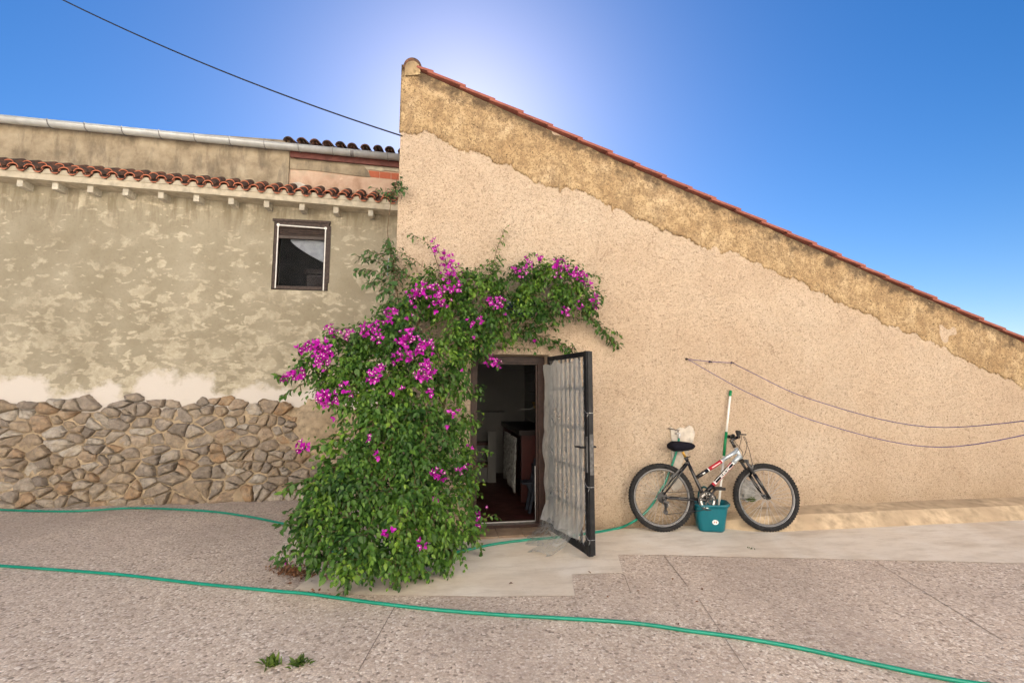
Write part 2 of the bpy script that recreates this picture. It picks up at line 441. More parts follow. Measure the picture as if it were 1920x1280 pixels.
    m1 = t.n('ShaderNodeMixShader'); m1.inputs[0].default_value = .42; t.link(b.outputs[0], m1.inputs[1]); t.link(tl.outputs[0], m1.inputs[2])
    m2 = t.n('ShaderNodeMixShader'); t.link(tr.outputs[0], m2.inputs[1]); t.link(m1.outputs[0], m2.inputs[2])
    at = t.n('ShaderNodeAttribute'); at.attribute_name = 'milk'
    op = t.math('ADD', t.ramp(wr2, [(.34, .30), (.70, .58)]), at.outputs['Fac'])
    t.link(op, m2.inputs[0]); t.link(m2.outputs[0], t.out.inputs['Surface'])
    M['plastic'] = t.m

    # plants
    def leafmat(name, stops, sub=.35):
        t = NT(name); at = t.n('ShaderNodeAttribute'); at.attribute_name = 'tone'
        c = t.ramp(at.outputs['Fac'], stops)
        b = t.b; t.link(c, b.inputs['Base Color']); b.inputs['Roughness'].default_value = .42; b.inputs['Specular IOR Level'].default_value = .32
        tl = t.n('ShaderNodeBsdfTranslucent'); t.link(t.mix(.5, c, (1, 1, .35), 'MULTIPLY'), tl.inputs['Color'])
        mx = t.n('ShaderNodeMixShader'); mx.inputs[0].default_value = sub
        t.link(b.outputs[0], mx.inputs[1]); t.link(tl.outputs[0], mx.inputs[2]); t.link(mx.outputs[0], t.out.inputs['Surface'])
        return t.m
    M['leaf'] = leafmat('bougainvillea_leaf', [(0, (.010, .032, .009)), (.30, (.028, .078, .015)), (.55, (.062, .145, .022)), (.78, (.14, .26, .034)), (.95, (.24, .36, .045)), (1, (.34, .42, .05))], .26)
    M['sapleaf'] = leafmat('climber_leaf', [(0, (.04, .09, .035)), (.5, (.08, .165, .055)), (1, (.18, .28, .07))])
    M['bract'] = leafmat('magenta_bract', [(0, (.26, .008, .18)), (.35, (.46, .012, .41)), (.7, (.62, .022, .57)), (1, (.72, .09, .66))], .4)
    M['budwhite'] = plain('cream_flower_tube', (.75, .72, .60), .6)
    M['stem'] = plain('brown_stem', (.13, .085, .05), .85, 0, .3, 40, .3)
    M['greenstem'] = plain('green_stem', (.12, .15, .05), .7, 0, .3, 40)
    M['dryleaf'] = leafmat('dry_leaf', [(0, (.12, .055, .03)), (.5, (.22, .10, .05)), (1, (.34, .18, .09))], .15)
    M['grass'] = leafmat('weed_leaf', [(0, (.04, .08, .015)), (1, (.13, .2, .03))], .3)

    # objects
    t = NT('green_hose_rubber'); v = t.coord()
    c = t.ramp(t.noise(v, 7, 5, .65), [(.35, (.0, .19, .125)), (.7, (.003, .26, .18))])
    c = t.mix(t.ramp(t.noise(v, 26, 5, .7), [(.6, 0), (.74, .5)]), c, (.22, .32, .25))
    M['hose'] = t.done(c, .38, 0, None, .45)
    M['rubber'] = plain('black_tyre_rubber', (.020, .020, .022), .85, 0, .3, 60, .3, .2, dirt=(.035, .032, .03))
    M['bikeblack'] = plain('gloss_black_paint', (.010, .010, .013), .2, 0, .2, 20, 0, .6)
    M['bikesilver'] = plain('silver_blue_paint', (.46, .52, .58), .28, .35, .06, 10, 0, .5)
    M['bikered'] = plain('crimson_paint', (.42, .012, .03), .3, 0, .15, 14, 0, .5)
    M['bikewhite'] = plain('white_decal', (.75, .75, .75), .4, 0, .05, 20)
    M['alloy'] = plain('brushed_alloy', (.50, .50, .51), .32, .9, .08, 40)
    M['rimgrey'] = plain('grey_rim', (.16,.16,.165), .4, .5, .1, 40)
    M['darkalloy'] = plain('dark_alloy', (.07, .07, .075), .4, .6, .15, 40)
    M['gold'] = plain('gold_anodised_tube', (.62, .36, .07), .3, .8, .1, 30)
    M['fleece'] = plain('black_fleece_cover', (.010, .010, .017), .98, 0, .4, 160, 1.0, .1)
    M['grip'] = plain('black_grip', (.016, .016, .018), .75, 0, .2, 60, .3)
    M['teal'] = plain('teal_bucket_plastic', (.0, .125, .17), .38, 0, .12, 6, 0, .45, dirt=(.01, .10, .13))
    M['tealdark'] = plain('teal_handle_plastic', (.0, .10, .13), .4, 0, .12, 12)
    M['polewhite'] = plain('white_pole_paint', (.74, .74, .72), .35, 0, .05, 12)
    M['polegreen'] = plain('green_pole_plastic', (.0, .20, .07), .4, 0, .12, 16)
    M['mophead'] = plain('grey_mop_strings', (.42, .40, .36), .95, 0, .3, 60)
    M['sticker'] = plain('white_sticker', (.70, .72, .74), .5, 0, .04, 30)
    M['stickred'] = plain('sticker_print', (.35, .12, .10), .6)
    M['purple'] = plain('purple_cord', (.10, .075, .22), .7, 0, .15, 60)
    M['hook'] = plain('rusty_hook', (.05, .035, .03), .7, .3)
    M['cable'] = plain('black_cable', (.012, .012, .014), .6)
    M['cobalt'] = plain('dark_blue_glaze', (.012, .02, .075), .15, 0, .2, 12, 0, .5)
    M['lettering'] = plain('white_glaze', (.62, .66, .72), .2)
    M['string'] = plain('pale_blue_string', (.32, .47, .58), .8)
    t = NT('far_ground'); v = t.coord()
    c = t.ramp(t.noise(v, 1.2, 6, .6), [(.3, (.42, .36, .29)), (.7, (.54, .48, .40))])
    M['farground'] = t.done(c, .9)
    M['bouncewhite'] = plain('white_bounce_wall', (.85, .80, .72), .9, 0, .06, 2)  # pale wall of the added house that bounces sunlight
build_materials()
# ------------------------------------------------------------------ world, sun
w = bpy.data.worlds.new('World'); S.world = w; w.use_nodes = True
nt = w.node_tree; bg = nt.nodes['Background']
sd = ray(868, 225).normalized()
SUN_EL = math.asin(sd.z); SUN_AZ = math.atan2(sd.x, sd.y)
sky = nt.nodes.new('ShaderNodeTexSky'); sky.sky_type = 'NISHITA'; sky.sun_disc = False
sky.sun_elevation = SUN_EL; sky.sun_rotation = SUN_AZ
sky.air_density = 1.0; sky.dust_density = .31; sky.ozone_density = 1.7; sky.altitude = 0
hs = nt.nodes.new('ShaderNodeHueSaturation'); hs.inputs['Saturation'].default_value = 1.42
tint = nt.nodes.new('ShaderNodeMix'); tint.data_type = 'RGBA'; tint.blend_type = 'MULTIPLY'; tint.inputs[0].default_value = 1; tint.inputs[7].default_value = (.62, .635, .75, 1)
nt.links.new(sky.outputs[0], hs.inputs['Color']); nt.links.new(hs.outputs[0], tint.inputs[6]); nt.links.new(tint.outputs[2], bg.inputs['Color'])
bg.inputs['Strength'].default_value = .05
sl = bpy.data.lights.new('sun', 'SUN'); sun = bpy.data.objects.new('sun', sl); COL.objects.link(sun)
sl.energy = 5.0; sl.angle = R_(.53); sl.color = (1, .93, .82)
sun.rotation_euler = (-sd).to_track_quat('-Z', 'Y').to_euler(); sun.location = (0, 6, 12)
S.view_settings.view_transform = 'Standard'; S.view_settings.look = 'None'; S.view_settings.gamma = 1
S.view_settings.exposure = 1.97
S.render.engine = 'CYCLES'
S.cycles.max_bounces = 10; S.cycles.diffuse_bounces = 5; S.cycles.transparent_max_bounces = 24

# ------------------------------------------------------------------ ground
def sheet(name, poly, z, mat, kind='structure'):
    mb = MB(); mb.add([(p[0], p[1], z) for p in poly], [tuple(range(len(poly)))])
    o = mb.build(name, mat); tag(o, kind=kind); return o
sheet('ground', [(-70,-70),(70,-70),(70,70),(-70,70)], -.008, M['farground'])
sheet('yard_paving', [(-12,-6.2),(14,-6.2),(14,3.0),(-12,3.0)], 0.0, M['aggregate'])
def G(px, py, z=0): p = on_z(px, py, z); return (p.x, p.y)
apron = [G(551,1106), G(640,1113.5), (G(780,1117)), G(930,1119), G(1078,1117), G(1074,1096), G(1072,1077), G(1120,1075.5), G(1167,1074), G(1163,1056), G(1158,1040),
         G(1240,1040), G(1330,1043), G(1410,1045), G(1500,1047), G(1920,1056), (9.2,-.6), (9.2,.1), (-1.32,.1)]
apron += [G(640,975), G(585,985), G(545,1003), G(520,1030), G(512,1052), G(545,1062), G(584,1078)]
def rough_edge(P, step=.12, amp=.007):
    out = []
    for i in range(len(P)):
        a = Vector((*P[i], 0)); b = Vector((*P[(i+1) % len(P)], 0)); n = max(1, int((b-a).length/step))
        for k in range(n):
            p = a.lerp(b, k/n)
            if k: p += Vector((mnoise.noise(p*9), mnoise.noise(p*9+Vector((5,5,5))), 0))*amp*2
            out.append((p.x, p.y))
    return out
sheet('concrete_apron', rough_edge(apron), .004, M['concrete'])
def strip(a, b, wd):
    a = Vector((*G(*a), 0)); b = Vector((*G(*b), 0)); d = (b-a).normalized(); n = Vector((-d.y, d.x, 0))*wd*.32
    return [(p.x, p.y) for p in (a-n, b-n, b+n, a+n)]
jb = MB()
for (a, b, wd) in (((742,1134),(672,1258),.008), ((1246,1043),(1290,1100),.010), ((1310,1122),(1400,1258),.006), ((1170,1077),(1183,1112),.007), ((968,1160),(968,1180),.003),
                   ((1078,1120),(1086,1180),.003), ((1640,1052),(1880,1200),.008)):
    P = strip(a, b, wd); jb.add([(p[0], p[1], .0035) for p in P], [(0,1,2,3)])
tag(jb.build('paving_joint', M['joint']), kind='structure')

# ------------------------------------------------------------------ the gable house
house = thing('stucco_house', 'peach roughcast house with a slanting red tile verge, ochre stained top and open doorway', 'house', (1.0, 0, 0))
T = .27
c_top = on_y(755, 130); c_mid = on_y(743, 470); c_bot = Vector((c_mid.x-.035, 0, 0))
ra, rb = on_y(812, 147), on_y(1382, 402)
RS = (rb.z-ra.z)/(rb.x-ra.x)
def roof_z(x): return ra.z+(x-ra.x)*RS
XR = 8.9
def corner_x(z):
    if z < c_mid.z: return c_bot.x+(c_mid.x-c_bot.x)*z/c_mid.z
    return c_mid.x+(c_top.x-c_mid.x)*(z-c_mid.z)/(c_top.z-c_mid.z)
DL, DR = on_y(881, 800).x, on_y(1031, 800).x
DT = on_y(960, 664).z
wb = MB()
# front face in pieces that share edges; a light waver so that it is not dead flat
def grid_face(mb, x0, x1, zfun0, zfun1, nx, nz, y, leftfun=None):
    vs = []; fs = []
    for i in range(nx+1):
        for k in range(nz+1):
            x = x0+(x1-x0)*i/nx
            za, zb = zfun0(x), zfun1(x); z = za+(zb-za)*k/nz
            xx = x
            if leftfun and i == 0: xx = leftfun(z)
            yy = y+.010*mnoise.noise(Vector((x*1.1, 3, z*1.1)))+.004*mnoise.noise(Vector((x*5, 9, z*5)))
            vs.append((xx, yy, z))
    for i in range(nx):
        for k in range(nz):
            a = i*(nz+1)+k; fs.append((a, a+nz+1, a+nz+2, a+1))
    mb.add(vs, fs, 0, True)
zb0 = lambda x: -.02
xl = c_bot.x
grid_face(wb, xl, DL, zb0, lambda x: DT, 16, 26, 0, corner_x)
grid_face(wb, DR, XR, zb0, lambda x: min(DT, roof_z(x)-.0), 80, 26, 0)
def zc(x): return DT if x < XR else DT
xs_end = ra.x+(DT-ra.z)/RS
grid_face(wb, xl, DR, lambda x: DT, roof_z, 30, 40, 0, corner_x)
grid_face(wb, DR, xs_end, lambda x: DT, lambda x: max(DT, roof_z(x)), 80, 40, 0)
# reveals of the doorway (slightly splayed towards the inside)
IN = .025
wb.add([(DL,0,-.02),(DL+IN,T,-.02),(DL+IN,T,DT-.01),(DL,0,DT)], [(0,1,2,3)])
wb.add([(DR,0,-.02),(DR-IN,T,-.02),(DR-IN,T,DT-.01),(DR,0,DT)], [(0,1,2,3)])
wb.add([(DL,0,DT),(DR,0,DT),(DR-IN,T,DT-.01),(DL+IN,T,DT-.01)], [(0,1,2,3)])
# side, back and inner faces of the shell
YB = 6.5
zl = roof_z(c_top.x)
wb.add([(c_bot.x,0,0),(c_bot.x,YB,0),(c_mid.x,YB,c_mid.z),(c_mid.x,0,c_mid.z)], [(0,1,2,3)])
wb.add([(c_mid.x,0,c_mid.z),(c_mid.x,YB,c_mid.z),(c_top.x,YB,zl),(c_top.x,0,zl)], [(0,1,2,3)])
wb.add([(c_bot.x,YB,0),(XR,YB,0),(XR,YB,roof_z(XR)),(c_top.x,YB,zl)], [(0,1,2,3)])
wb.add([(XR,0,-.02),(XR,YB,-.02),(XR,YB,roof_z(XR)),(XR,0,roof_z(XR))], [(0,1,2,3)])
wb.add([(c_bot.x+.08,T,0),(DL+IN,T,0),(DL+IN,T,2.3),(c_bot.x+.08,T,2.3)], [(0,1,2,3)])
wb.add([(DR-IN,T,0),(3.0,T,0),(3.0,T,2.3),(DR-IN,T,2.3)], [(0,1,2,3)])
wb.add([(DL+IN,T,DT-.01),(DR-IN,T,DT-.01),(DR-IN,T,2.3),(DL+IN,T,2.3)], [(0,1,2,3)])
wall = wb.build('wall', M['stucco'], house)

# ochre upper render, ragged along its lower edge
low = [(752,249),(765,251),(779,252),(789,248),(797,244),(806,249),(815,252),(826,261),(837,268),(848,275),(859,282),(868,285),(876,285.5),(884,282),(890,284.5),(900,287),(912,294),(922,300),(931,308),(940,309),(951,306.5),
       (959,312),(968,321),(979,325),(989,331),(997,338),(1004,343),(1015,347),(1026,350.5),(1038,351),(1047,353),(1049,361),(1053,354),(1062,352),(1072,357.5),(1082,354),(1091,359),(1100,362),(1109,368),(1120,372),(1129,380),(1137,385),
       (1145,386),(1147,396),(1152,391),(1160,392),(1172,397.5),(1181,405),(1190,411.5),(1202,412),(1215,415),(1228,425),(1240,432.5),(1247,428),(1252,432),(1260,437),(1270,441.5),(1275,443),(1290,447),(1297,450),(1303,459),(1310,461),(1320,463),(1330,467),
       (1340,462),(1347,468),(1352,476.5),(1361,474),(1370,470),(1377,472),(1390,480.5),(1400,487),(1410,491)]
rng = random.Random(3)
for k in range(1, 40):
    px = 1410+k*14
    low.append((px, 491+(px-1410)*.455+rng.uniform(-6, 6)))
bb = MB(); cols = []
L3 = [on_y(px, py) for px, py in low]
dense = []
for i in range(len(L3)-1):
    for k in range(6):
        p = L3[i].lerp(L3[i+1], k/6)
        if k: p.z += rng.gauss(0, .009)+.022*mnoise.noise(Vector((p.x*14, 2, p.z*14)))+.014*mnoise.noise(Vector((p.x*38, 2, p.z*38))); p.x += rng.uniform(-.003, .003)
        dense.append(p)
dense.append(L3[-1]); NZ = 14; PR = -.013
edgev = []
vs = []
for p in dense:
    zt = max(roof_z(p.x)-.004, p.z+.05)
    for k in range(NZ+1):
        f = k/NZ; z = p.z+(zt-p.z)*f
        x = p.x
        if p is dense[0]: x = corner_x(z)-.012
        y = PR-.012*mnoise.noise(Vector((x*2.2, 1, z*2.2)))-.008*mnoise.noise(Vector((x*8, 4, z*8)))
        if k == 0: y += .006
        vs.append((x, y, z)); edgev.append(max(0, 1-(zt-z)/.50) if p.x > -1.1 else 1-min(1,(zt-z)/.8))
n0 = len(vs)
for p in dense:        # back edge of the lip
    vs.append((p.x if p is not dense[0] else corner_x(p.z)-.012, .02, p.z+.004)); edgev.append(0)
fs = []
for i in range(len(dense)-1):
    for k in range(NZ):
        a = i*(NZ+1)+k; fs.append((a, a+NZ+1, a+NZ+2, a+1))
    fs.append((i*(NZ+1), n0+i, n0+i+1, (i+1)*(NZ+1)))
for k in range(NZ):        # return along the corner
    vs.append((vs[k][0]+.012, .0, vs[k][2])); edgev.append(.4)
vs.append((vs[NZ][0]+.012, .0, vs[NZ][2])); edgev.append(.8)
b1 = n0+len(dense)
for k in range(NZ): fs.append((k, k+1, b1+k+1, b1+k))
bb.add(vs, fs, 0, True)
band = bb.build('upper_render', M['band'], house)
at = band.data.attributes.new('edge', 'FLOAT', 'POINT'); at.data.foreach_set('value', edgev)

# cement patch round the tap
pp = [(1257,800),(1268,806),(1275,801),(1284,803),(1293,797),(1299,801),(1303,812),(1300,826),(1294,840),(1290,850),(1282,860),(1278,872),(1282,895),(1278,915),(1262,920),(1255,905),(1262,880),(1259,850),(1260,824)]
pb = MB(); pb.prism([on_y(x, y, -.016) for x, y in pp], (0, .03, 0)); pb.build('cement_patch', M['cementgrey'], house)

# roof with stepped verge tiles
steps = [790,810,870,925,978,1033,1088,1144,1195,1244,1292,1336,1382]
sx = []
for i, px in enumerate(steps):
    t_ = (px-812)/(1382-812); sx.append(on_y(px, 147+t_*255).x)
d_ = sx[-1]-sx[-2]
d_ = (sx[-1]-sx[2])/(len(sx)-3)
while sx[-1] < XR: sx.append(sx[-1]+d_)
rbld = MB(); sl_ = Vector((1, 0, RS)).normalized(); nn = Vector((-sl_.z, 0, sl_.x))
if nn.z < 0: nn = -nn
TY0 = -.055
def tile_box(xa, xb, lift, y0, y1, th=.025):
    a = Vector((xa, 0, roof_z(xa)))+nn*.002; b = Vector((xb, 0, roof_z(xb)))+nn*(.002+lift)
    P = [a, b, b+nn*th, a+nn*th]
    rbld.prism([(p.x, y0, p.z) for p in P], (0, y1-y0, 0))
for i in range(len(sx)-1):
    tile_box(sx[i]-.05, sx[i+1], .022, TY0+random.uniform(-.006, .006), .3)
a = Vector((c_top.x-.02, 0, roof_z(c_top.x-.02))); b = Vector((XR+.1, 0, roof_z(XR+.1)))
rbld.prism([(p.x, .3, p.z) for p in (a, b, b+nn*.08, a+nn*.08)], (0, YB-.2, 0))
for j in range(20):     # barrel courses behind the verge
    y = .36+j*.31
    rbld.tube([(a.x, y, a.z+.07), (b.x, y, b.z+.07)], .085, 8)
rbld.build('roof', M['tile_red'], house)
# ridge tile closed with mortar
kc = on_y(774, 133); kr = .5*(on_y(792, 133).x-on_y(757, 133).x)
kb = MB(); n = 14
arc = [(kc.x+kr*math.cos(math.pi*k/n), kc.z+kr*1.22*math.sin(math.pi*k/n)) for k in range(n+1)]
arc2 = [(kc.x+(kr-.016)*math.cos(math.pi*k/n), kc.z-.01+(kr-.016)*1.2*math.sin(math.pi*k/n)) for k in range(n+1)]
for k in range(n):
    q = [arc[k], arc[k+1], arc2[k+1], arc2[k]]
    kb.prism([(x, -.045, z) for x, z in q], (0, YB, 0), 0)
for s_, yy in ((1, -.052), ):
    vs = [(kc.x, yy-.02, kc.z+.04)]+[(x, yy+.012, z) for x, z in arc2]+[(arc2[-1][0], yy+.01, kc.z-.09), (arc2[0][0], yy+.01, kc.z-.06)]
    m_ = len(vs)-1
    kb.add(vs, [(0, k, k % m_+1) for k in range(1, m_+1)], 1, True)
kb.build('ridge_cap', [M['tile_old'], M['mortarcap']], house)

# beige cement ledge at the foot of the wall
lb = MB()
LX = on_y(1345, 960, -.2).x
prof = [(0, 0), (-.34, 0), (-.30, .05), (-.22, .13), (0, .165)]
secs = []
for i in range(30):
    x = LX+i*.24; f = min(1, .22+i*.5)
    secs.append([(x+.02*mnoise.noise(Vector((i, y*3, 0))), y*(f if y < -.1 else 1), max(z*f, .002)+.008*mnoise.noise(Vector((x*2, y*5, 2)))) for y, z in prof])
lb.rings(secs, 0, False); lb.build('cement_ledge', M['ledge'], house)

# ---- doorway: frame, threshold, step
fr = MB(); W_ = .07; y0, y1 = .165, .24
iz = .055
fl, fR = DL+.014, DR-.016
fr.box((fl, y0, iz), (fl+W_, y1, DT-.012)); fr.box((fR-W_, y0, iz), (fR, y1, DT-.012))
fr.box((fl+W_, y0+.002, DT-.075), (fR-W_, y1-.002, DT-.012))
fr.box((fl+W_, y0+.02, DT-.095), (fR-W_, y1-.02, DT-.077))
fr.box((fR-W_-.02, y0+.03, iz), (fR-W_-.002, y1-.01, DT-.10))
doorframe = fr.build('door_frame', M['doorwood'], house)
th = MB(); th.box((fl, .13, .0), (fR, .30, iz-.003)); th.build('threshold', M['doorwood'], house)
st = MB(); st.box((fl+W_+.01, .205, iz), (fR-W_-.03, .212, iz+.012)); st.box((fR-W_-.032, .205, iz+.012), (fR-W_-.026, .212, .62)); st.build('metal_strip', M['alloy'], house)
ds = MB()
for i, (x0_, x1_, z_) in enumerate(((DL+.012, DL+.27, .022), (DL+.278, DL+.52, .026), (DL+.528, DR-.03, .024))):
    for (ya, yb) in ((-.135, -.005), (.0, .125)):
        ds.box((x0_, ya, .0), (x1_, yb, z_+random.uniform(-.002, .003)))
ds.build('doorstep', M['steptile'], house)

# ---- the room
RX0, RX1, RY1, RH = -.36, 1.42, 3.2, 2.3
rm = MB()
rm.add([(RX0,T,.05),(RX1,T,.05),(RX1,RY1,.05),(RX0,RY1,.05)], [(0,1,2,3)], 1)
rm.add([(RX0,RY1,.05),(RX1,RY1,.05),(RX1,RY1,RH),(RX0,RY1,RH)], [(0,1,2,3)], 0)
rm.add([(RX0,T,.05),(RX0,RY1,.05),(RX0,RY1,RH),(RX0,T,RH)], [(0,1,2,3)], 0)
rm.add([(RX1,T,.05),(RX1,RY1,.05),(RX1,RY1,RH),(RX1,T,RH)], [(0,1,2,3)], 2)
rm.add([(RX0,T,RH),(RX1,T,RH),(RX1,RY1,RH),(RX0,RY1,RH)], [(0,1,2,3)], 0)
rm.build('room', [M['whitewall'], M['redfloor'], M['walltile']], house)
sb = MB()
def dpx(px, y): return on_y(px, 800, y).x
yb_ = RY1-.01
sb.box((dpx(880, 2.5), 2.45, .05), (dpx(920, 2.5), yb_, .27), 0)
sb.box((dpx(880, 2.5)-.02, 2.42, .27), (dpx(922, 2.5), yb_, .31), 1)
sb.box((dpx(880, 2.7), 2.72, .31), (dpx(920, 2.7), yb_, .56), 0)
sb.box((dpx(880, 2.7)-.02, 2.69, .56), (dpx(922, 2.7), yb_, .60), 1)
sb.box((dpx(892, 2.9), 2.92, .60), (dpx(948, 2.9), yb_-.002, 1.06), 0)
sb.box((dpx(915, 2.4), 2.38, .05), (dpx(930, 2.4), 2.415, .80), 0)
sb.box((dpx(880, 3.0), 3.05, 1.06), (dpx(909, 3.0), yb_-.004, RH-.01), 0)
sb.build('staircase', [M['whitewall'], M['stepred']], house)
hd = MB()
for dx in (0, .03): hd.box((dpx(886, .9), .9, .93+dx*0), (dpx(897, .9), .91, .938))
hd.tube([(dpx(889, .9), .905, .80), (dpx(889, .9), .905, 1.0)], .005, 6); hd.build('brass_bolt', M['brass'], house)

# counter in the room
CX0, CX1, CY0, CY1, CZ = 1.0, RX1-.005, 1.05, 2.75, .92
cnt = thing('kitchen_counter', 'oxblood painted masonry counter standing in the dark room behind the doorway', 'counter', (1.2, 1.9, .05))
cb = MB(); cb.box((CX0, CY0, .052), (CX1, CY0+.10, CZ-.06)); cb.box((CX0, CY1-.1, .052), (CX1, CY1, CZ-.06)); cb.box((CX1-.05, CY0+.1, .052), (CX1, CY1-.1, CZ-.06))
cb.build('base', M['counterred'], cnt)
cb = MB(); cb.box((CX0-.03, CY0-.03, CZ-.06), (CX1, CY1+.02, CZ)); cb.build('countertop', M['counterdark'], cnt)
cb = MB()
for (ya, yb, seed) in ((1.28, 1.72, 1), (1.80, 2.36, 2)):
    vs = []; fs = []; nx, nz = 26, 16
    for i in range(nx+1):
        for k in range(nz+1):
            f = k/nz; y = ya+(yb-ya)*i/nx
            sag = .02*math.sin(i*.25+seed)
            vs.append((CX0-.02-.018*math.sin(i*1.25+.4*math.sin(f*3+seed))-.03*f*(1-seed*.2), y+.03*f*math.sin(i*.6), .80-(.66+sag)*f))
    for i in range(nx):
        for k in range(nz):
            a = i*(nz+1)+k; fs.append((a, a+1, a+nz+2, a+nz+1))
    cb.add(vs, fs, 0, True)
o = cb.build('curtain', M['curtain'], cnt)
sm = o.modifiers.new('thickness', 'SOLIDIFY'); sm.thickness = .003
# tap over the counter
tp = thing('kitchen_tap', 'small brass and chrome wall tap over the counter inside the dark doorway', 'tap', (RX1-.02, 1.95, 1.17))
tx = RX1-.004; tb = MB()
tb.tube([(tx, 2.05, 1.17), (tx-.07, 2.05, 1.17)], .018, 10); tb.tube([(tx-.05, 1.98, 1.17), (tx-.05, 2.12, 1.17)], .016, 10); tb.build('body', M['brass'], tp)
tb = MB(); tb.tube(spline([(tx-.06, 2.05, 1.16), (tx-.12, 2.06, 1.14), (tx-.24, 2.08, 1.135), (tx-.27, 2.085, 1.115)], 6), .010, 8); tb.build('spout', M['chrome'], tp)
for y in (1.98, 2.12):
    tb = MB(); tb.lathe((tx-.05, y, 1.185), (0, 0, 1), [(0, .008), (.03, .008), (.032, .022), (.05, .022), (.055, .012)], 10); tb.build('handle', M['brass'], tp)
# folding chair leaning in the corner
ch = thing('folding_chair', 'navy folding chair leaning in the shadow beside the counter', 'chair', (1.05, .62, .05))
P0 = on_y(992, 955, .62); cxp = P0.x
for yy in (.56, .74):
    cbm = MB(); cbm.bar((cxp-.01, yy, .052), (cxp+.10, yy, .62), .03, .035); cbm.build('leg', M['navy'], ch)
    cbm = MB(); cbm.bar((cxp+.14, yy+.035, .052), (cxp-.02, yy+.035, .38), .022, .03); cbm.build('brace', M['navy'], ch)
cbm = MB(); cbm.bar((cxp+.075, .54, .50), (cxp+.075, .80, .50), .025, .12); cbm.build('backrest', M['navy'], ch)
cbm = MB(); cbm.bar((cxp+.0, .58, .37), (cxp+.0, .76, .37), .16, .02); cbm.build('seat', M['navy'], ch)

# ---- metal door leaf, swung out towards the yard
H0 = Vector((DR-.01, -.03, 0)); fe = on_z(1109, 1043, .035); fe.z = 0
LD = (fe-H0); LW = LD.length; LD.normalize(); LN = Vector((LD.y, -LD.x, 0))
if LN.dot(Vector((CAM.x, CAM.y, 0))-H0) < 0: LN = -LN           # towards the camera
def lp(u, z, n=0.0): return H0+LD*u+LN*n+Vector((0, 0, z))
DZ0, DZ1 = .035, DT-.025
def leaf_box(mb, u0, u1, z0, z1, n0, n1, mi=0):
    P = [lp(u0, z0, n0), lp(u1, z0, n0), lp(u1, z0, n1), lp(u0, z0, n1)]
    mb.prism(P, (0, 0, z1-z0), mi)
db = MB()
leaf_box(db, 0, .04, DZ0, DZ1, -.02, .02); leaf_box(db, LW-.045, LW, DZ0, DZ1, -.02, .022)
leaf_box(db, .04, LW-.045, DZ1-.045, DZ1-.002, -.019, .018); leaf_box(db, .04, LW-.045, DZ0+.002, DZ0+.06, -.019, .018)
leaf_box(db, LW+.001, LW+.012, DZ0+.01, DZ1-.004, -.032, .012)          # closing flange
db.prism([lp(LW-.13, DZ0+.06, .012), lp(LW-.046, DZ0+.06, .012), lp(LW-.046, DZ0+.16, .012)], tuple(-LN*.006))
door = db.build('door', M['blackpaint'], house)
NB = 8
for k in range(NB):
    u = .04+(LW-.085)*(k+.5)/NB
    q = MB(); leaf_box(q, u-.018, u+.018, DZ0+.06, DZ1-.045, -.012, -.004); q.build('vertical_bar', M['greybar'], door)
for z in (.38, .73, 1.08, 1.43):
    q = MB(); leaf_box(q, .04, LW-.045, z-.014, z+.014, -.002, .008); q.build('cross_bar', M['greybar'], door)
# wire mesh
q = MB(); g = .075; z = DZ0+.06
u0, u1, z0, z1 = .04, LW-.045, DZ0+.06, DZ1-.045
def clipline(a, b):
    (ua, za), (ub, zb) = a, b
    t0, t1 = 0, 1
    for p, q_ in ((-(ub-ua), ua-u0), (ub-ua, u1-ua), (-(zb-za), za-z0), (zb-za, z1-za)):
        if p == 0: continue
        r = q_/p
        if p < 0: t0 = max(t0, r)
        else: t1 = min(t1, r)
    return None if t0 >= t1 else ((ua+(ub-ua)*t0, za+(zb-za)*t0), (ua+(ub-ua)*t1, za+(zb-za)*t1))
for k in range(-16, 34):
    for s_ in (1, -1):
        zz = k*g
        c_ = clipline((u0, zz), (u1, zz+s_*(u1-u0)*1.05))
        if c_: q.tube([lp(*c_[0], .012), lp(*c_[1], .012)], .0014, 4, cap=False)
q.build('wire_mesh', M['wire'], door)
# lock, handle
q = MB(); leaf_box(q, LW-.043, LW+.0005, .72, 1.02, .0225, .030); leaf_box(q, LW+.013, LW+.018, .70, 1.04, -.026, .010); q.build('lock_plate', M['steeldark'], door)
q = MB()
q.tube([lp(LW-.02, .93, .03), lp(LW-.02, .93, .075)], .009, 8); q.tube(spline([lp(LW-.015, .93, .075), lp(LW-.06, .932, .078), lp(LW-.13, .925, .07)], 4), .009, 8)
q.build('door_handle', M['blackpaint'], door); q = MB()
q.tube([lp(LW-.02, .93, -.02), lp(LW-.02, .93, -.065)], .009, 8); q.tube([lp(LW-.015, .93, -.065), lp(LW-.11, .928, -.062)], .009, 8)
q.build('door_handle', M['blackpaint'], door)
for zt in (.17, .60, 1.22):
    q = MB(); q.tube([lp(LW-.05, zt+.03, .026), lp(LW-.0, zt, .028), lp(LW+.014, zt, .0), lp(LW+.014, zt, -.028), lp(LW-.05, zt-.005, -.024)], .0022, 5)
    q.tube(spline([lp(LW+.006, zt, .018), lp(LW+.03, zt-.012, .03), lp(LW+.028, zt-.03, .038)], 4), .0018, 5); q.build('wire_tie', M['wire'], door)
for zh in (.35, 1.45):
    q = MB(); q.tube([H0+Vector((-.005, -.0, zh-.05)), H0+Vector((-.005, 0, zh+.05))], .014, 8); q.build('hinge', M['blackpaint'], door)
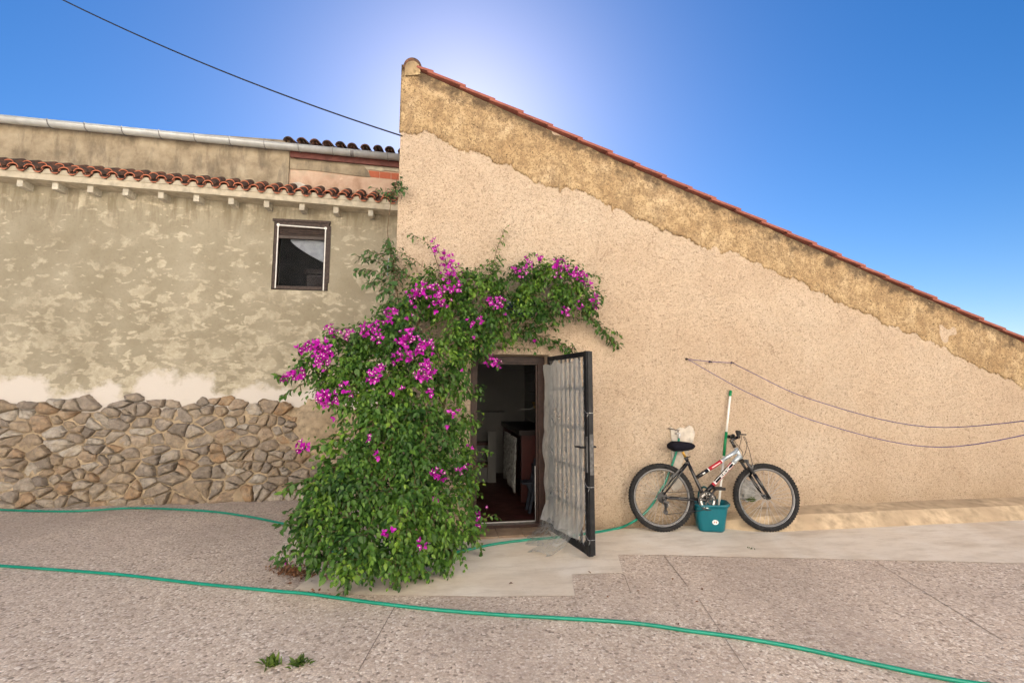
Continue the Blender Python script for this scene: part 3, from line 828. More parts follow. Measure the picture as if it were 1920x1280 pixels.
# plastic sheet tied over the grille
nu, nz = 46, 90; vs = []; milk = []
for i in range(nu+1):
    for k in range(nz+1):
        f = k/nz; z = DZ1-.075-(DZ1-.075-.14)*f
        fu = i/nu
        left = -.03+.05*mnoise.noise(Vector((0, z*2.6, 5)))+.05*max(0, .25-abs(f-.2))-.02+.06*max(0, f-.33)
        right = LW-.075+.022*mnoise.noise(Vector((3, z*3.3, 1)))-.04*max(0, .12-f)*4
        u = left+(right-left)*fu
        n_ = .024+.013*mnoise.noise(Vector((u*4.5, z*1.5, 2)))+.005*mnoise.noise(Vector((u*15, z*4, 7)))
        n_ += .05*max(0, 1-fu*5)*(.3+abs(mnoise.noise(Vector((1, z*3, 1)))))
        if f > .9:                                       # loose hem bulging out
            n_ += (f-.9)*1.1*(.5+.6*mnoise.noise(Vector((u*4, 3, 8)))); z += (f-.9)*.25*mnoise.noise(Vector((u*6, 1, 3)))
        top = .05*mnoise.noise(Vector((u*7, 0, 4))) if f < .04 else 0
        vs.append(lp(u, z+top, n_))
        e = min(fu, 1-fu)*8
        milk.append(max(0, .12-.12*e)+(.20 if f < .30 and fu < .55 else .05)*(1-min(1, max(0, f-.18)*7))+(.22*max(0, (f-.86)/.14)))
fs = []
for i in range(nu):
    for k in range(nz):
        a = i*(nz+1)+k; fs.append((a, a+nz+1, a+nz+2, a+1))
# trailing flap on the ground
base = len(vs); mu, mv = 26, 12
for i in range(mu+1):
    for k in range(mv+1):
        fu = i/mu; fv = k/mv
        u = -.02+(LW-.16)*fu
        wv = .30*(.55+.5*math.sin(fu*2.2))*(1+.35*mnoise.noise(Vector((fu*6, 1, 2))))
        n_ = .06+wv*fv
        z = max(.010, .17*(1-fv)**2.2*(1+.35*mnoise.noise(Vector((fu*5, fv*2, 1))))+.014*mnoise.noise(Vector((fu*9, fv*3, 3)))+.016)
        vs.append(lp(u, z, n_)); milk.append(-.13+.14*max(0, fu-.6)+.25*max(0, fv-.85))
for i in range(mu):
    for k in range(mv):
        a = base+i*(mv+1)+k; fs.append((a, a+mv+1, a+mv+2, a+1))
q = MB(); q.add(vs, fs, 0, True); ps = q.build('plastic_sheet', M['plastic'], door)
at = ps.data.attributes.new('milk', 'FLOAT', 'POINT'); at.data.foreach_set('value', milk)
# wall hinge side flap of plastic is part of the same sheet

# painted name plaque half lost in the leaves
pc = on_y(957, 574, -.02); pl = thing('house_plaque', 'dark blue glazed plaque with white lettering, almost hidden by leaves over the doorway', 'plaque', pc)
q = MB(); hw, hh = .17, .095
q.prism([(pc.x+x, -.012, pc.z+z) for x, z in rounded_rect(.10, -.02, hw, hh, .06)], (0, -.014, 0)); q.build('board', M['cobalt'], pl)
def text_mesh(name, body, size, mat, M4, parent, extrude=.001):
    cu = bpy.data.curves.new(name, 'FONT'); cu.body = body; cu.size = size; cu.extrude = extrude; cu.align_x = 'CENTER'; cu.align_y = 'CENTER'; cu.shear = .25 if size > .05 else 0
    to = bpy.data.objects.new('tmp', cu); COL.objects.link(to)
    dg = bpy.context.evaluated_depsgraph_get(); me = bpy.data.meshes.new_from_object(to.evaluated_get(dg))
    bpy.data.objects.remove(to); me.name = name
    o = bpy.data.objects.new(name, me); COL.objects.link(o); me.materials.clear(); me.materials.append(mat)
    me.transform(M4)
    o.parent = parent; o.matrix_parent_inverse = parent_matrix(parent).inverted(); return o
RXm = Matrix.Rotation(R_(90), 4, 'X')
text_mesh('lettering', 'Cas', .13, M['lettering'], Matrix.Translation((pc.x+.03, -.0285, pc.z-.005)) @ RXm, pl)
# ------------------------------------------------------------------ old house at the left
old = thing('old_house', 'weathered two storey house with olive patched plaster, rubble stone foot and clay tile eaves', 'house', (-3.2, 1.7, 0))
OY = 1.92                       # face of the lower wall
def OP(px, py, y=OY): return on_y(px, py, y)
eave = OP(626, 378, OY); ZE = eave.z-.115
XL, XRr = -9.2, c_mid.x+.004
# eave line falls a little to the right, as in the photograph
def ez(x): return ZE-.035*(x-eave.x)
w0, w1 = OP(521, 420), OP(611, 543)
WX0, WX1, WZ0, WZ1 = w0.x-.045, w1.x+.025, w1.z-.02, w0.z+.05
ZS = 1.25                       # top of the stone foot
pb = MB()
def pface(x0, x1, zf0, zf1, nx, nz):
    vs = []; fs = []
    for i in range(nx+1):
        for k in range(nz+1):
            x = x0+(x1-x0)*i/nx; a = zf0(x); b = zf1(x); z = a+(b-a)*k/nz
            vs.append((x, OY+.014*mnoise.noise(Vector((x*.9, 2, z*.9)))+.005*mnoise.noise(Vector((x*4, 2, z*4))), z))
    for i in range(nx):
        for k in range(nz):
            a = i*(nz+1)+k; fs.append((a, a+nz+1, a+nz+2, a+1))
    pb.add(vs, fs, 0, True)
zlow = lambda x: 1.12
pface(XL, WX0, zlow, lambda x: ez(x), 40, 30); pface(WX1, XRr, zlow, lambda x: ez(x), 20, 30)
pface(WX0, WX1, zlow, lambda x: WZ0, 10, 12); pface(WX0, WX1, lambda x: WZ1, lambda x: ez(x), 10, 6)
for (a, b) in (((WX0, WZ0), (WX0, WZ1)), ((WX0, WZ1), (WX1, WZ1)), ((WX1, WZ1), (WX1, WZ0)), ((WX1, WZ0), (WX0, WZ0))):
    pb.add([(a[0], OY-.003, a[1]), (b[0], OY-.003, b[1]), (b[0], OY+.3, b[1]), (a[0], OY+.3, a[1])], [(0,1,2,3)])
pb.build('plaster_wall', M['plaster'], old)
# shell behind it
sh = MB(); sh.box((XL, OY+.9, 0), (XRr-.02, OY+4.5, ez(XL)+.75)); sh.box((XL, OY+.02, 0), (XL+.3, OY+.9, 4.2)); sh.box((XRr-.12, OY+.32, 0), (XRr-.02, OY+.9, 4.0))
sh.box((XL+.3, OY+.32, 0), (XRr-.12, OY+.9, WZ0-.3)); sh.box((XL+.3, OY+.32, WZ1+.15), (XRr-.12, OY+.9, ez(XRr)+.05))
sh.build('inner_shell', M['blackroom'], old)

# window
wn = MB(); cx0, cx1, cz0, cz1 = WX0+.012, WX1-.012, WZ0+.01, WZ1-.012
yf = OY-.015
fw = .055
wn.box((cx0, yf, cz0), (cx0+fw, yf+.06, cz1)); wn.box((cx1-fw, yf, cz0), (cx1, yf+.06, cz1))
wn.box((cx0+fw, yf+.003, cz1-.085), (cx1-fw, yf+.058, cz1)); wn.box((cx0+fw, yf+.003, cz0), (cx1-fw, yf+.05, cz0+.045))
wn.box((cx0-.03, yf-.012, cz1-.002), (cx1+.02, yf+.05, cz1+.03)); wn.box((cx1, yf+.004, cz0+.1), (cx1+.026, yf+.04, cz1-.04))
win = wn.build('window', M['darkwood'], old)
q = MB(); tw = .014
q.box((cx0+.038, yf-.005, cz0+.01), (cx0+.038+tw, yf+.001, cz1-.06)); q.box((cx1-.036-tw, yf-.005, cz0-.01), (cx1-.036, yf+.001, cz1-.075))
q.bar((cx0+.03, yf-.003, cz1-.055), (cx1-.03, yf-.003, cz1-.075), .004, .014)
for x, z in ((cx0+.045, cz1-.055), (cx1-.045, cz1-.075)): q.prism([(x+.022*math.cos(a*math.pi/4), yf-.006, z+.022*math.sin(a*math.pi/4)) for a in range(8)], (0, .004, 0))
q.build('weather_strip', M['whitetape'], win)
q = MB(); nsl = 3; zt = cz1-.088
for k in range(nsl): q.prism([(cx0+fw, yf+.03+.0, zt-k*.036), (cx0+fw, yf+.018, zt-k*.036-.018), (cx0+fw, yf+.03, zt-(k+1)*.036+.003)], (cx1-cx0-2*fw, 0, 0))
q.box((cx0+fw, yf+.012, zt-nsl*.036-.038), (cx1-fw, yf+.034, zt-nsl*.036))
for x in (.26, .72): q.tube([(cx0+fw+(cx1-cx0-2*fw)*x, yf+.0, zt-nsl*.036-.02), (cx0+fw+(cx1-cx0-2*fw)*x, yf+.02, zt-nsl*.036-.02)], .010, 8)
q.build('roller_shutter', M['shutter'], win)
zs_ = zt-nsl*.036-.038
q = MB(); vs = []; fs = []; nx, nz = 30, 14; ww = cx1-cx0-2*fw
for i in range(nx+1):
    for k in range(nz+1):
        fx = i/nx; hgt = .015+.30*(fx**.75)*(1.0 if fx < .97 else .97)
        vs.append((cx0+fw+ww*(.22+.76*fx), yf+.09+.006*math.sin(fx*9+k*.3), zs_+.01-hgt*k/nz))
for i in range(nx):
    for k in range(nz):
        a = i*(nz+1)+k; fs.append((a, a+1, a+nz+2, a+nz+1))
q.add(vs, fs, 0, True); o = q.build('curtain', M['cloth'], win); md = o.modifiers.new('thickness', 'SOLIDIFY'); md.thickness = .003
q = MB(); q.box((cx0+fw, yf+.045, cz0+.045), (cx1-fw, yf+.049, zs_)); 
g_ = NT('dark_pane'); tr = g_.n('ShaderNodeBsdfTransparent'); tr.inputs['Color'].default_value = (.80, .82, .85, 1)
g_.b.inputs['Base Color'].default_value = (.02, .022, .028, 1); g_.b.inputs['Roughness'].default_value = .05
mx = g_.n('ShaderNodeMixShader'); mx.inputs[0].default_value = .05; g_.link(tr.outputs[0], mx.inputs[1]); g_.link(g_.b.outputs[0], mx.inputs[2]); g_.link(mx.outputs[0], g_.out.inputs['Surface'])
q.build('pane', g_.m, win)
q = MB(); q.box((cx0+fw+ww*.55, yf+.22, cz0+.05), (cx1-fw+.02, yf+.3, cz0+.25)); q.box((cx0+fw+ww*.5, yf+.2, cz0+.27), (cx1-fw+.02, yf+.3, cz0+.33)); q.build('sill_box', M['darkwood'], win)

# cornice, joist ends and the lower clay tile eave
def slope_pt(x, d, up): return (x, OY-.20+d, ez(x)+up+d*.40)
q = MB()
segs = [XL+.1*i for i in range(int((XRr-XL)/.1)+1)]+[XRr]
q.rings([[(x, OY-.235, ez(x)-.02), (x, OY+.02, ez(x)-.02), (x, OY+.02, ez(x)+.085), (x, OY-.235, ez(x)+.06)] for x in (XL, XRr)], 0, False)
q.build('cornice', M['beam'], old)
for px in (569, 632, 697, 503, 437, 372, 306, 240, 174, 108, 42):
    c = OP(px, 386, OY-.1); q = MB(); zz = ez(c.x)
    q.box((c.x-.033, OY-.17, zz-.105), (c.x+.033, OY+.02, zz-.021)); q.build('joist_end', M['beamend'], old)
# wavy tile sheet: convex covers and concave pans in short overlapping courses
def tile_field(mb, xs0, xs1, per, ybase, yend, zfun, rise, courses, amp, th=.014, seed=0, mi_edge=1, rf=.315):
    rr = random.Random(seed); ncol = int((xs1-xs0)/per)
    for c in range(courses):
        d0 = (yend-ybase)*c/courses-(.03 if c else 0); d1 = (yend-ybase)*(c+1)/courses
        for j in range(ncol):
            x0 = xs0+j*per; jx = rr.uniform(-.008, .008); jd = rr.uniform(-.018, .018) if c else rr.uniform(-.012, .008); jz = rr.uniform(-.004, .006)
            for conv in (1, 0):
                n = 9; xc = x0+(per*.25 if conv else per*.75)+jx; r = per*rf
                top = []; bot = []
                for (dd, k2, lift) in ((d0+jd, 1.08, .012), (d1, .92, 0)):
                    ring = []
                    for (off) in (0, -th):
                        row = []
                        for k in range(n+1):
                            a = math.pi*k/n
                            px_ = xc-(r*k2+off*.6)*math.cos(a); hz = (amp*k2+off)*math.sin(a) if conv else -(amp*.8*k2-off)*math.sin(a)+amp*.25+off*0
                            if not conv: hz += off*.0
                            row.append((px_, ybase+dd, zfun(px_)+(dd)*rise+hz+lift+jz+(0.0 if conv else -.0)))
                        ring.append(row)
                    top.append(ring[0]); bot.append(ring[1])
                vs = top[0]+top[1]+bot[0]+bot[1]; m = n+1; fs = []; ms = []
                for k in range(n):
                    fs.append((k, k+1, m+k+1, m+k)); ms.append(0)
                    fs.append((2*m+k, 3*m+k, 3*m+k+1, 2*m+k+1)); ms.append(0)
                    fs.append((k, 2*m+k, 2*m+k+1, k+1)); ms.append(mi_edge)
                b = len(mb.v); mb.v += vs
                for f, mm_ in zip(fs, ms): mb.f.append(tuple(i+b for i in f)); mb.m.append(mm_); mb.sm.append(True)
UY = OY+.13                     # face of the set back upper wall
per = .186
q = MB(); tile_field(q, XRr-per*44, XRr, per, OY-.27, UY+.02, lambda x: ez(x)+.090, .60, 2, .052, seed=4)
q.build('lower_tile_roof', [M['tile_old'], M['tile_edge']], old)
q = MB()
for j in range(44):
    xc = XRr-per*44+j*per+per*.25; r = per*.30
    q.prism([(xc+r*math.cos(math.pi*k/8), OY-.245, ez(xc)+.082+.042*math.sin(math.pi*k/8)) for k in range(9)]+[(xc-r*1.5, OY-.245, ez(xc)+.06), (xc+r*1.5, OY-.245, ez(xc)+.06)], (0, .1, 0))
q.build('mortar_fill', M['beam'], old)
# closure behind the wave ends and mortar fill at the top
q = MB(); q.box((XL, OY+.02, ez(XRr)+.0), (XRr-.0, OY+.9, ez(XRr)+.04)); q.build('roof_bed', M['beam'], old)

# upper wall
gut = OP(628, 288, UY-.10); ZG = gut.z
def gz(x): return ZG-.03*(x-gut.x)
b_ = OP(543, 320, UY).x
q = MB()
q.add([(b_, UY, ez(b_)), (XRr, UY, ez(XRr)), (XRr, UY, gz(XRr)), (b_, UY, gz(b_))], [(0,1,2,3)])
q.build('pink_render', M['pinkrender'], old)
q = MB(); q.box((XL, UY-.035, ez(XL)-.2), (b_, UY+.4, gz(XL)-.05)); q.build('grey_render', M['greyrender'], old)
# torn strip of older render, and the brick that shows through
tp_ = [(544,296),(560,297.5),(590,301),(620,303),(650,307),(668,308),(682,311),(688,318),(692,325),(695,332),(675,330.5),(640,326),(600,321),(570,318),(543,317)]
q = MB(); q.prism([OP(x, y, UY-.016) for x, y in tp_], (0, .012, 0)); q.build('torn_render', M['greyrender'], old)
tp2 = [(545,292.5),(600,299),(650,303),(690,307),(748,312),(748,322),(735,321),(722,319.5),(716,321),(704,319),(694,318),(688,318.5),(682,310.8),(668,308.2),(650,307.2),(620,303.2),(590,301.2),(560,297.8)]
q = MB(); q.prism([OP(x, y, UY-.02) for x, y in tp2], (0, .012, 0)); q.build('pale_skim', M['beam'], old)
for (xa, xb) in ((691,711.3),(712.3,732.6),(733.6,750)):
    q = MB(); f = lambda x: 320+(x-691)*.10
    q.prism([OP(x, y, UY-.008) for x, y in ((xa, f(xa)), (xb, f(xb)), (xb, f(xb)+11.5), (xa+(3 if xa < 700 else 0), f(xa)+11.5))], (0, .006, 0)); q.build('brick', M['brick'], old)
pw = [(539,355),(541,347),(549,343),(560,341),(570,345),(577,352),(580,360),(540,358)]
q = MB(); q.prism([OP(x, y, UY-.02) for x, y in pw], (0, .015, 0)); q.build('white_patch', M['cementgrey'], old)
# fascia, gutter, upper tiles
q = MB(); q.rings([[(x, UY-.075, gz(x)-.10), (x, UY-.045, gz(x)-.10), (x, UY-.045, gz(x)+.03), (x, UY-.075, gz(x)+.03)] for x in (b_+.02, XRr)], 0, False); q.build('fascia', M['fascia'], old)
def gut_ring(x, r, off):
    return [(x, UY-.14+r*math.cos(a), gz(x)+.028+r*math.sin(a)*.95) for a in [math.pi+math.pi*k/10 for k in range(11)]]
q = MB(); R1, R2 = .068, .064
ra_ = []
for x in (XL-.1, XRr): ra_.append(gut_ring(x, R1, 0)+list(reversed(gut_ring(x, R2, 0))))
q.rings(ra_, 0, True); 
q.tube([(XL-.1, UY-.14-R1, gz(XL-.1)+.03), (XRr, UY-.14-R1, gz(XRr)+.03)], .007, 6)
gt = q.build('gutter', M['gutter'], old)
for px in (561, 625, 728, 497, 432, 366, 300, 230, 160, 90):
    c = OP(px, 290, UY-.14); q = MB()
    pts = [Vector(v) for v in gut_ring(c.x, R1+.004, 0)]; pts = [Vector((c.x, UY-.05, gz(c.x)+.035))]+list(reversed(pts))+[Vector((c.x, UY-.14-R1, gz(c.x)+.045))]
    for i in range(len(pts)-1): q.bar(pts[i], pts[i+1], .014, .004, up=(1, 0, 0))
    q.build('gutter_bracket', M['gutterbr'], gt)
q = MB(); cj = OP(661, 290, UY-.14).x
q.rings([[(x,)+p[1:] for p in gut_ring(x, R1+.003, 0)+list(reversed(gut_ring(x, R1, 0)))] for x in (cj-.025, cj+.025)], 0, False); q.build('gutter_joint', M['gutterbr'], gt)
per2 = .172; x_end = OP(536, 275, UY-.14).x
q = MB(); ncol = math.ceil((XRr-x_end)/per2)
tile_field(q, XRr-ncol*per2, XRr+per2*.5, per2, UY-.17, UY+2.4, lambda x: gz(x)+.075, .30, 6, .062, seed=9, rf=.37)
q.build('upper_tile_roof', [M['tile_old'], M['tile_old']], old)
q = MB(); q.prism([(x_end, UY-.04, gz(x_end)+.03), (XRr, UY-.04, gz(XRr)+.03), (XRr, UY+2.5, gz(XRr)+.57), (x_end, UY+2.5, gz(x_end)+.57)], (0, 0, .03)); q.build('roof_deck', M['fascia'], old)
q = MB(); q.prism([(XL, UY-.03, gz(XL)-.06), (x_end, UY-.03, gz(x_end)-.06), (x_end, UY+3.5, gz(x_end)-.06), (XL, UY+3.5, gz(XL)-.06)], (0, 0, .07)); q.build('flat_roof', M['greyrender'], old)

# rubble stone foot
rs = random.Random(21); q = MB(); tones = []
seeds = []; z = .03
while z < 1.45:
    x = XL+rs.uniform(0, .2); hh = rs.uniform(.09, .125)
    while x < XRr+.2:
        if rs.random() > .20: seeds.append((x+rs.uniform(-.05, .05), z+rs.uniform(-.045, .045)))
        x += rs.choice([.06, .09, .12, .16, .22, .34])
    z += hh
def clip(poly, a, b, c):            # keep a*x+b*z <= c
    out = []
    for k in range(len(poly)):
        p, r = poly[k], poly[(k+1) % len(poly)]; dp = a*p[0]+b*p[1]-c; dr = a*r[0]+b*r[1]-c
        if dp <= 0: out.append(p)
        if dp*dr < 0: t_ = dp/(dp-dr); out.append((p[0]+(r[0]-p[0])*t_, p[1]+(r[1]-p[1])*t_))
    return out
for i_, (sx_, sz_) in enumerate(seeds):
    poly = [(sx_-.32, -.02), (sx_+.32, -.02), (sx_+.32, 1.6), (sx_-.32, 1.6)]
    for (ox, oz) in seeds:
        if (ox, oz) == (sx_, sz_) or abs(ox-sx_) > .7 or abs(oz-sz_) > .7: continue
        a, b = ox-sx_, (oz-sz_)*2.2; c = (ox*ox-sx_*sx_)/2+2.2*(oz*oz-sz_*sz_)/2
        poly = clip(poly, a, b, c)
        if not poly: break
    if len(poly) < 3: continue
    cxx = sum(p[0] for p in poly)/len(poly); czz = sum(p[1] for p in poly)/len(poly)
    px, py, _ = project((cxx, OY, czz))
    if 553 < px < 645 and 755 < py < 842: continue
    if czz > (1.27 if px < 556 else .80)+.10*mnoise.noise(Vector((cxx*2, 0, 4))): continue
    if cxx > XRr+.02: continue
    dep = rs.uniform(.035, .10); tx_, tz_ = rs.uniform(-.3, .3), rs.uniform(-.4, .25); shr = rs.uniform(.84, .98); tone = rs.random()
    ring = []
    for k in range(len(poly)):
        p, r = poly[k], poly[(k+1) % len(poly)]; m_ = max(1, int(math.hypot(r[0]-p[0], r[1]-p[1])/.024))
        for j_ in range(m_):
            f = j_/m_
            if j_ == 0 and m_ > 1 and rs.random() < .8: f = .35/m_      # knock the corner off
            x_, z_ = p[0]+(r[0]-p[0])*f, p[1]+(r[1]-p[1])*f
            n_ = .013*mnoise.noise(Vector((x_*24, z_*24, i_)))+.006*mnoise.noise(Vector((x_*60, z_*60, i_))); ring.append((cxx+(x_-cxx)*shr+n_, czz+(z_-czz)*shr+n_*.7))
    if len(ring) < 4: continue
    L = []
    for (sc_, dy) in ((1.0, -.02), (1.0, .30), (.95, .62), (.84, .86), (.62, .98), (.36, 1.02), (.14, 1.0)):
        L.append([(cxx+(x_-cxx)*sc_, OY+.03-.04-(dep*dy if dy > 0 else dy)+(0 if dy < .6 else tx_*(x_-cxx)*sc_+tz_*(z_-czz)*sc_)-(.016*mnoise.noise(Vector(((cxx+(x_-cxx)*sc_)*16, i_, (czz+(z_-czz)*sc_)*16)))+.010*mnoise.noise(Vector(((cxx+(x_-cxx)*sc_)*42, i_, (czz+(z_-czz)*sc_)*42))))*(dy > .2), czz+(z_-czz)*sc_) for x_, z_ in ring])
    n0_ = len(q.v); q.rings(L, 0, False, False, True); tones.extend([tone]*(len(q.v)-n0_))
o = q.build('stone_wall', M['stone'], old)
at = o.data.attributes.new('stone', 'FLOAT', 'POINT'); at.data.foreach_set('value', tones)
q = MB(); vs = []; fs = []; nx, nz = 150, 30
for i in range(nx+1):
    for k in range(nz+1):
        x = XL+(XRr-XL)*i/nx; z = 1.32*k/nz-.02
        px, py, _ = project((x, OY, z))
        bul = math.exp(-((px-598)/40)**2-((py-800)/40)**2)
        y = OY-.026-.030*mnoise.noise(Vector((x*5, 1, z*5)))-.014*mnoise.noise(Vector((x*14, 6, z*14)))-.10*bul*(1+.5*mnoise.noise(Vector((x*7, 8, z*7))))
        if z > 1.14: y += .03*min(1, (z-1.14)/.1)+.03
        vs.append((x, y, z))
for i in range(nx):
    for k in range(nz):
        a = i*(nz+1)+k; fs.append((a, a+nz+1, a+nz+2, a+1))
q.add(vs, fs, 0, True); q.build('mortar_bed', M['mortar'], old)
# ------------------------------------------------------------------ unseen white house, added behind the camera to bounce sunlight on the yard
nb = thing('bounce_house', 'long white house added out of view behind the camera to bounce sunlight', 'house', (1, -9.3, 0))
q = MB(); BY = -9.2
q.box((-11, BY-4, 0), (14, BY, 10.0)); q.build('wall', M['bouncewhite'], nb)
q = MB(); q.prism([(-11.3, BY+.25, 10.0), (-11.3, BY-4.2, 10.0), (-11.3, BY-2, 11.0)], (25.6, 0, 0)); q.build('roof', M['tile_red'], nb)
for x in (-8, -4.5, 0, 4, 8, 11.5):
    for z in (1.0, 4.1, 7.2):
        q = MB(); q.box((x, BY+.003, z), (x+.9, BY+.05, z+1.25)); q.build('window', M['darkwood'], nb)
# ------------------------------------------------------------------ climbing plants
LEAF = np.array([(0,0,0),(.26,.27,.05),(.60,.24,.045),(1.0,0,-.16),(.60,-.24,.045),(.26,-.27,.05),(.45,0,-.045)], float)
LEAF_F = [(0,6,2,1),(6,3,2),(0,5,4,6),(6,4,3)]
BRACT = np.array([(0,0,0),(.22,.27,.06),(.58,.33,.10),(1.0,0,.02),(.58,-.33,.10),(.22,-.27,.06),(.5,0,-.03)], float)
class Leaves:
    extra = None
    def __init__(s, tmpl, faces): s.t = tmpl; s.f = faces; s.P = []; s.D = []; s.N = []; s.S = []; s.T = []
    def add(s, p, d, n, size, tone):
        s.P.append(p[:]); s.D.append(d[:]); s.N.append(n[:]); s.S.append(size); s.T.append(tone)
    def build(s, name, mat, parent):
        P = np.array(s.P); D = np.array(s.D); Nn = np.array(s.N); Z = np.array(s.S); T_ = np.array(s.T)
        D /= np.linalg.norm(D, axis=1)[:, None]+1e-9
        Nn = Nn-D*(Nn*D).sum(1)[:, None]; Nn /= np.linalg.norm(Nn, axis=1)[:, None]+1e-9
        W = np.cross(Nn, D); k = len(s.t); n = len(P)
        wf = RNG.uniform(.8, 1.15, n); cu = RNG.uniform(.3, 1.9, n)
        V = P[:, None, :]+Z[:, None, None]*(s.t[None, :, 0, None]*D[:, None, :]+s.t[None, :, 1, None]*wf[:, None, None]*W[:, None, :]+s.t[None, :, 2, None]*cu[:, None, None]*Nn[:, None, :])
        V = V.reshape(-1, 3)
        faces = []
        for i in range(n):
            b = i*k
            for f in s.f: faces.append(tuple(b+j for j in f))
        nl = len(faces); V = V.tolist(); T_ = np.repeat(T_, k)
        if s.extra is not None and s.extra[0].v:
            b = len(V); V += s.extra[0].v; faces += [tuple(b+j for j in f) for f in s.extra[0].f]; T_ = np.concatenate([T_, np.full(len(s.extra[0].v), .5)])
        me = bpy.data.meshes.new(name); me.from_pydata(V, [], faces); me.materials.append(mat)
        if s.extra is not None:
            for m_ in s.extra[1]: me.materials.append(m_)
            me.polygons.foreach_set('material_index', [0]*nl+[1+j for j in s.extra[0].m])
        at = me.attributes.new('tone', 'FLOAT', 'POINT'); at.data.foreach_set('value', T_.astype(np.float32))
        me.polygons.foreach_set('use_smooth', [True]*len(me.polygons)); me.update()
        o = bpy.data.objects.new(name, me); COL.objects.link(o)
        o.parent = parent; o.matrix_parent_inverse = parent_matrix(parent).inverted()
        return o
lr = random.Random(5)
def rv():
    while True:
        v = Vector((lr.uniform(-1,1), lr.uniform(-1,1), lr.uniform(-1,1)))
        if .05 < v.length < 1: return v.normalized()
DOWN = Vector((0,0,-1))
def shoot(L, stems, p0, d0, length, droop, size, tone, dens=.021, skip=.15, ymax=-.015, sr=.0022, zmin=.02, young=.3, flop=.55):
    step = .02; n = max(3, int(length/step)); p = p0.copy(); d = d0.normalized(); pts = [p.copy()]
    ph = lr.uniform(0, 6.28); acc = 0
    for i in range(n):
        d = (d+DOWN*droop*step*(.5+1.0*i/n)+rv()*.09).normalized(); p = p+d*step
        if p.z < zmin: p.z = zmin+lr.uniform(0, .02); d.z = abs(d.z)*.1; d.normalize()
        if p.x > c_bot.x-.03 and p.y > ymax: p.y = ymax-lr.uniform(0, .02)
        if p.x <= c_bot.x-.03 and p.y > OY-.15: p.y = OY-.15
        pts.append(p.copy()); acc += step
        f = i/n
        if f > skip and acc >= dens:
            acc = 0; ph += 2.4
            a = d.orthogonal().normalized(); b = d.cross(a); rad = a*math.cos(ph)+b*math.sin(ph)
            tip = rad*.75+d*.45+DOWN*flop+rv()*.28
            nrm = Vector((0,-.35,.8))+rad*.15+d*.25+rv()*.38
            tn = tone+lr.gauss(0, .09)+young*max(0, f-.6)
            sz = size*(1-.45*max(0, f-.55)/.45)*lr.uniform(.72, 1.2)
            q = p+rad*.008
            if q.x > c_bot.x-.03 and q.y+tip.normalized().y*sz > -.006: tip.y = min(tip.y, -.05); 
            L.add(q, tip, nrm, sz, min(1, max(0, tn)))
    if stems is not None and len(pts) > 3: stems.tube(pts[::3]+[pts[-1]], [sr*(1-.7*k/len(pts[::3])) for k in range(len(pts[::3])+1)], 4, cap=False)
    return pts
def path_shoot(L, stems, pix, ys, sub, slen, size, tone, droop=1.5, dens=.021, mainleaf=True, sr=.004, flop=.55, young=.3):
    """a long cane along pixels with side shoots"""
    P = spline([on_y(a, b, y) for (a, b), y in zip(pix, ys)], 10)
    if stems is not None: stems.tube(P, [sr*(1-.65*i/len(P)) for i in range(len(P))], 5, cap=False)
    ln = sum((P[i+1]-P[i]).length for i in range(len(P)-1)); ns = max(2, int(ln*sub))
    for k in range(ns):
        f = (k+lr.random())/ns; i = min(len(P)-2, int(f*(len(P)-1))); p = P[i].lerp(P[i+1], lr.random()); d = (P[i+1]-P[i]).normalized()
        dd = d*.8+rv()*.9; dd.y -= .15
        shoot(L, stems, p, dd, slen*lr.uniform(.5, 1.2)*(1-.5*f), droop, size, tone+lr.uniform(-.06, .1), dens, 0.0, flop=flop, young=young)
    if mainleaf:
        ph = 0; acc = 0
        for i in range(len(P)-1):
            d = (P[i+1]-P[i]); m = max(1, int(d.length/.02))
            for j in range(m):
                ph += 2.4; q = P[i].lerp(P[i+1], j/m); dn = d.normalized(); a = dn.orthogonal().normalized(); b = dn.cross(a); rad = a*math.cos(ph)+b*math.sin(ph)
                L.add(q, rad*.8+dn*.5+DOWN*flop, Vector((0,-.4,.8))+rv()*.35, size*lr.uniform(.6, 1.05), min(1, max(0, tone+.12*i/len(P)+lr.gauss(0, .08))))
    return P

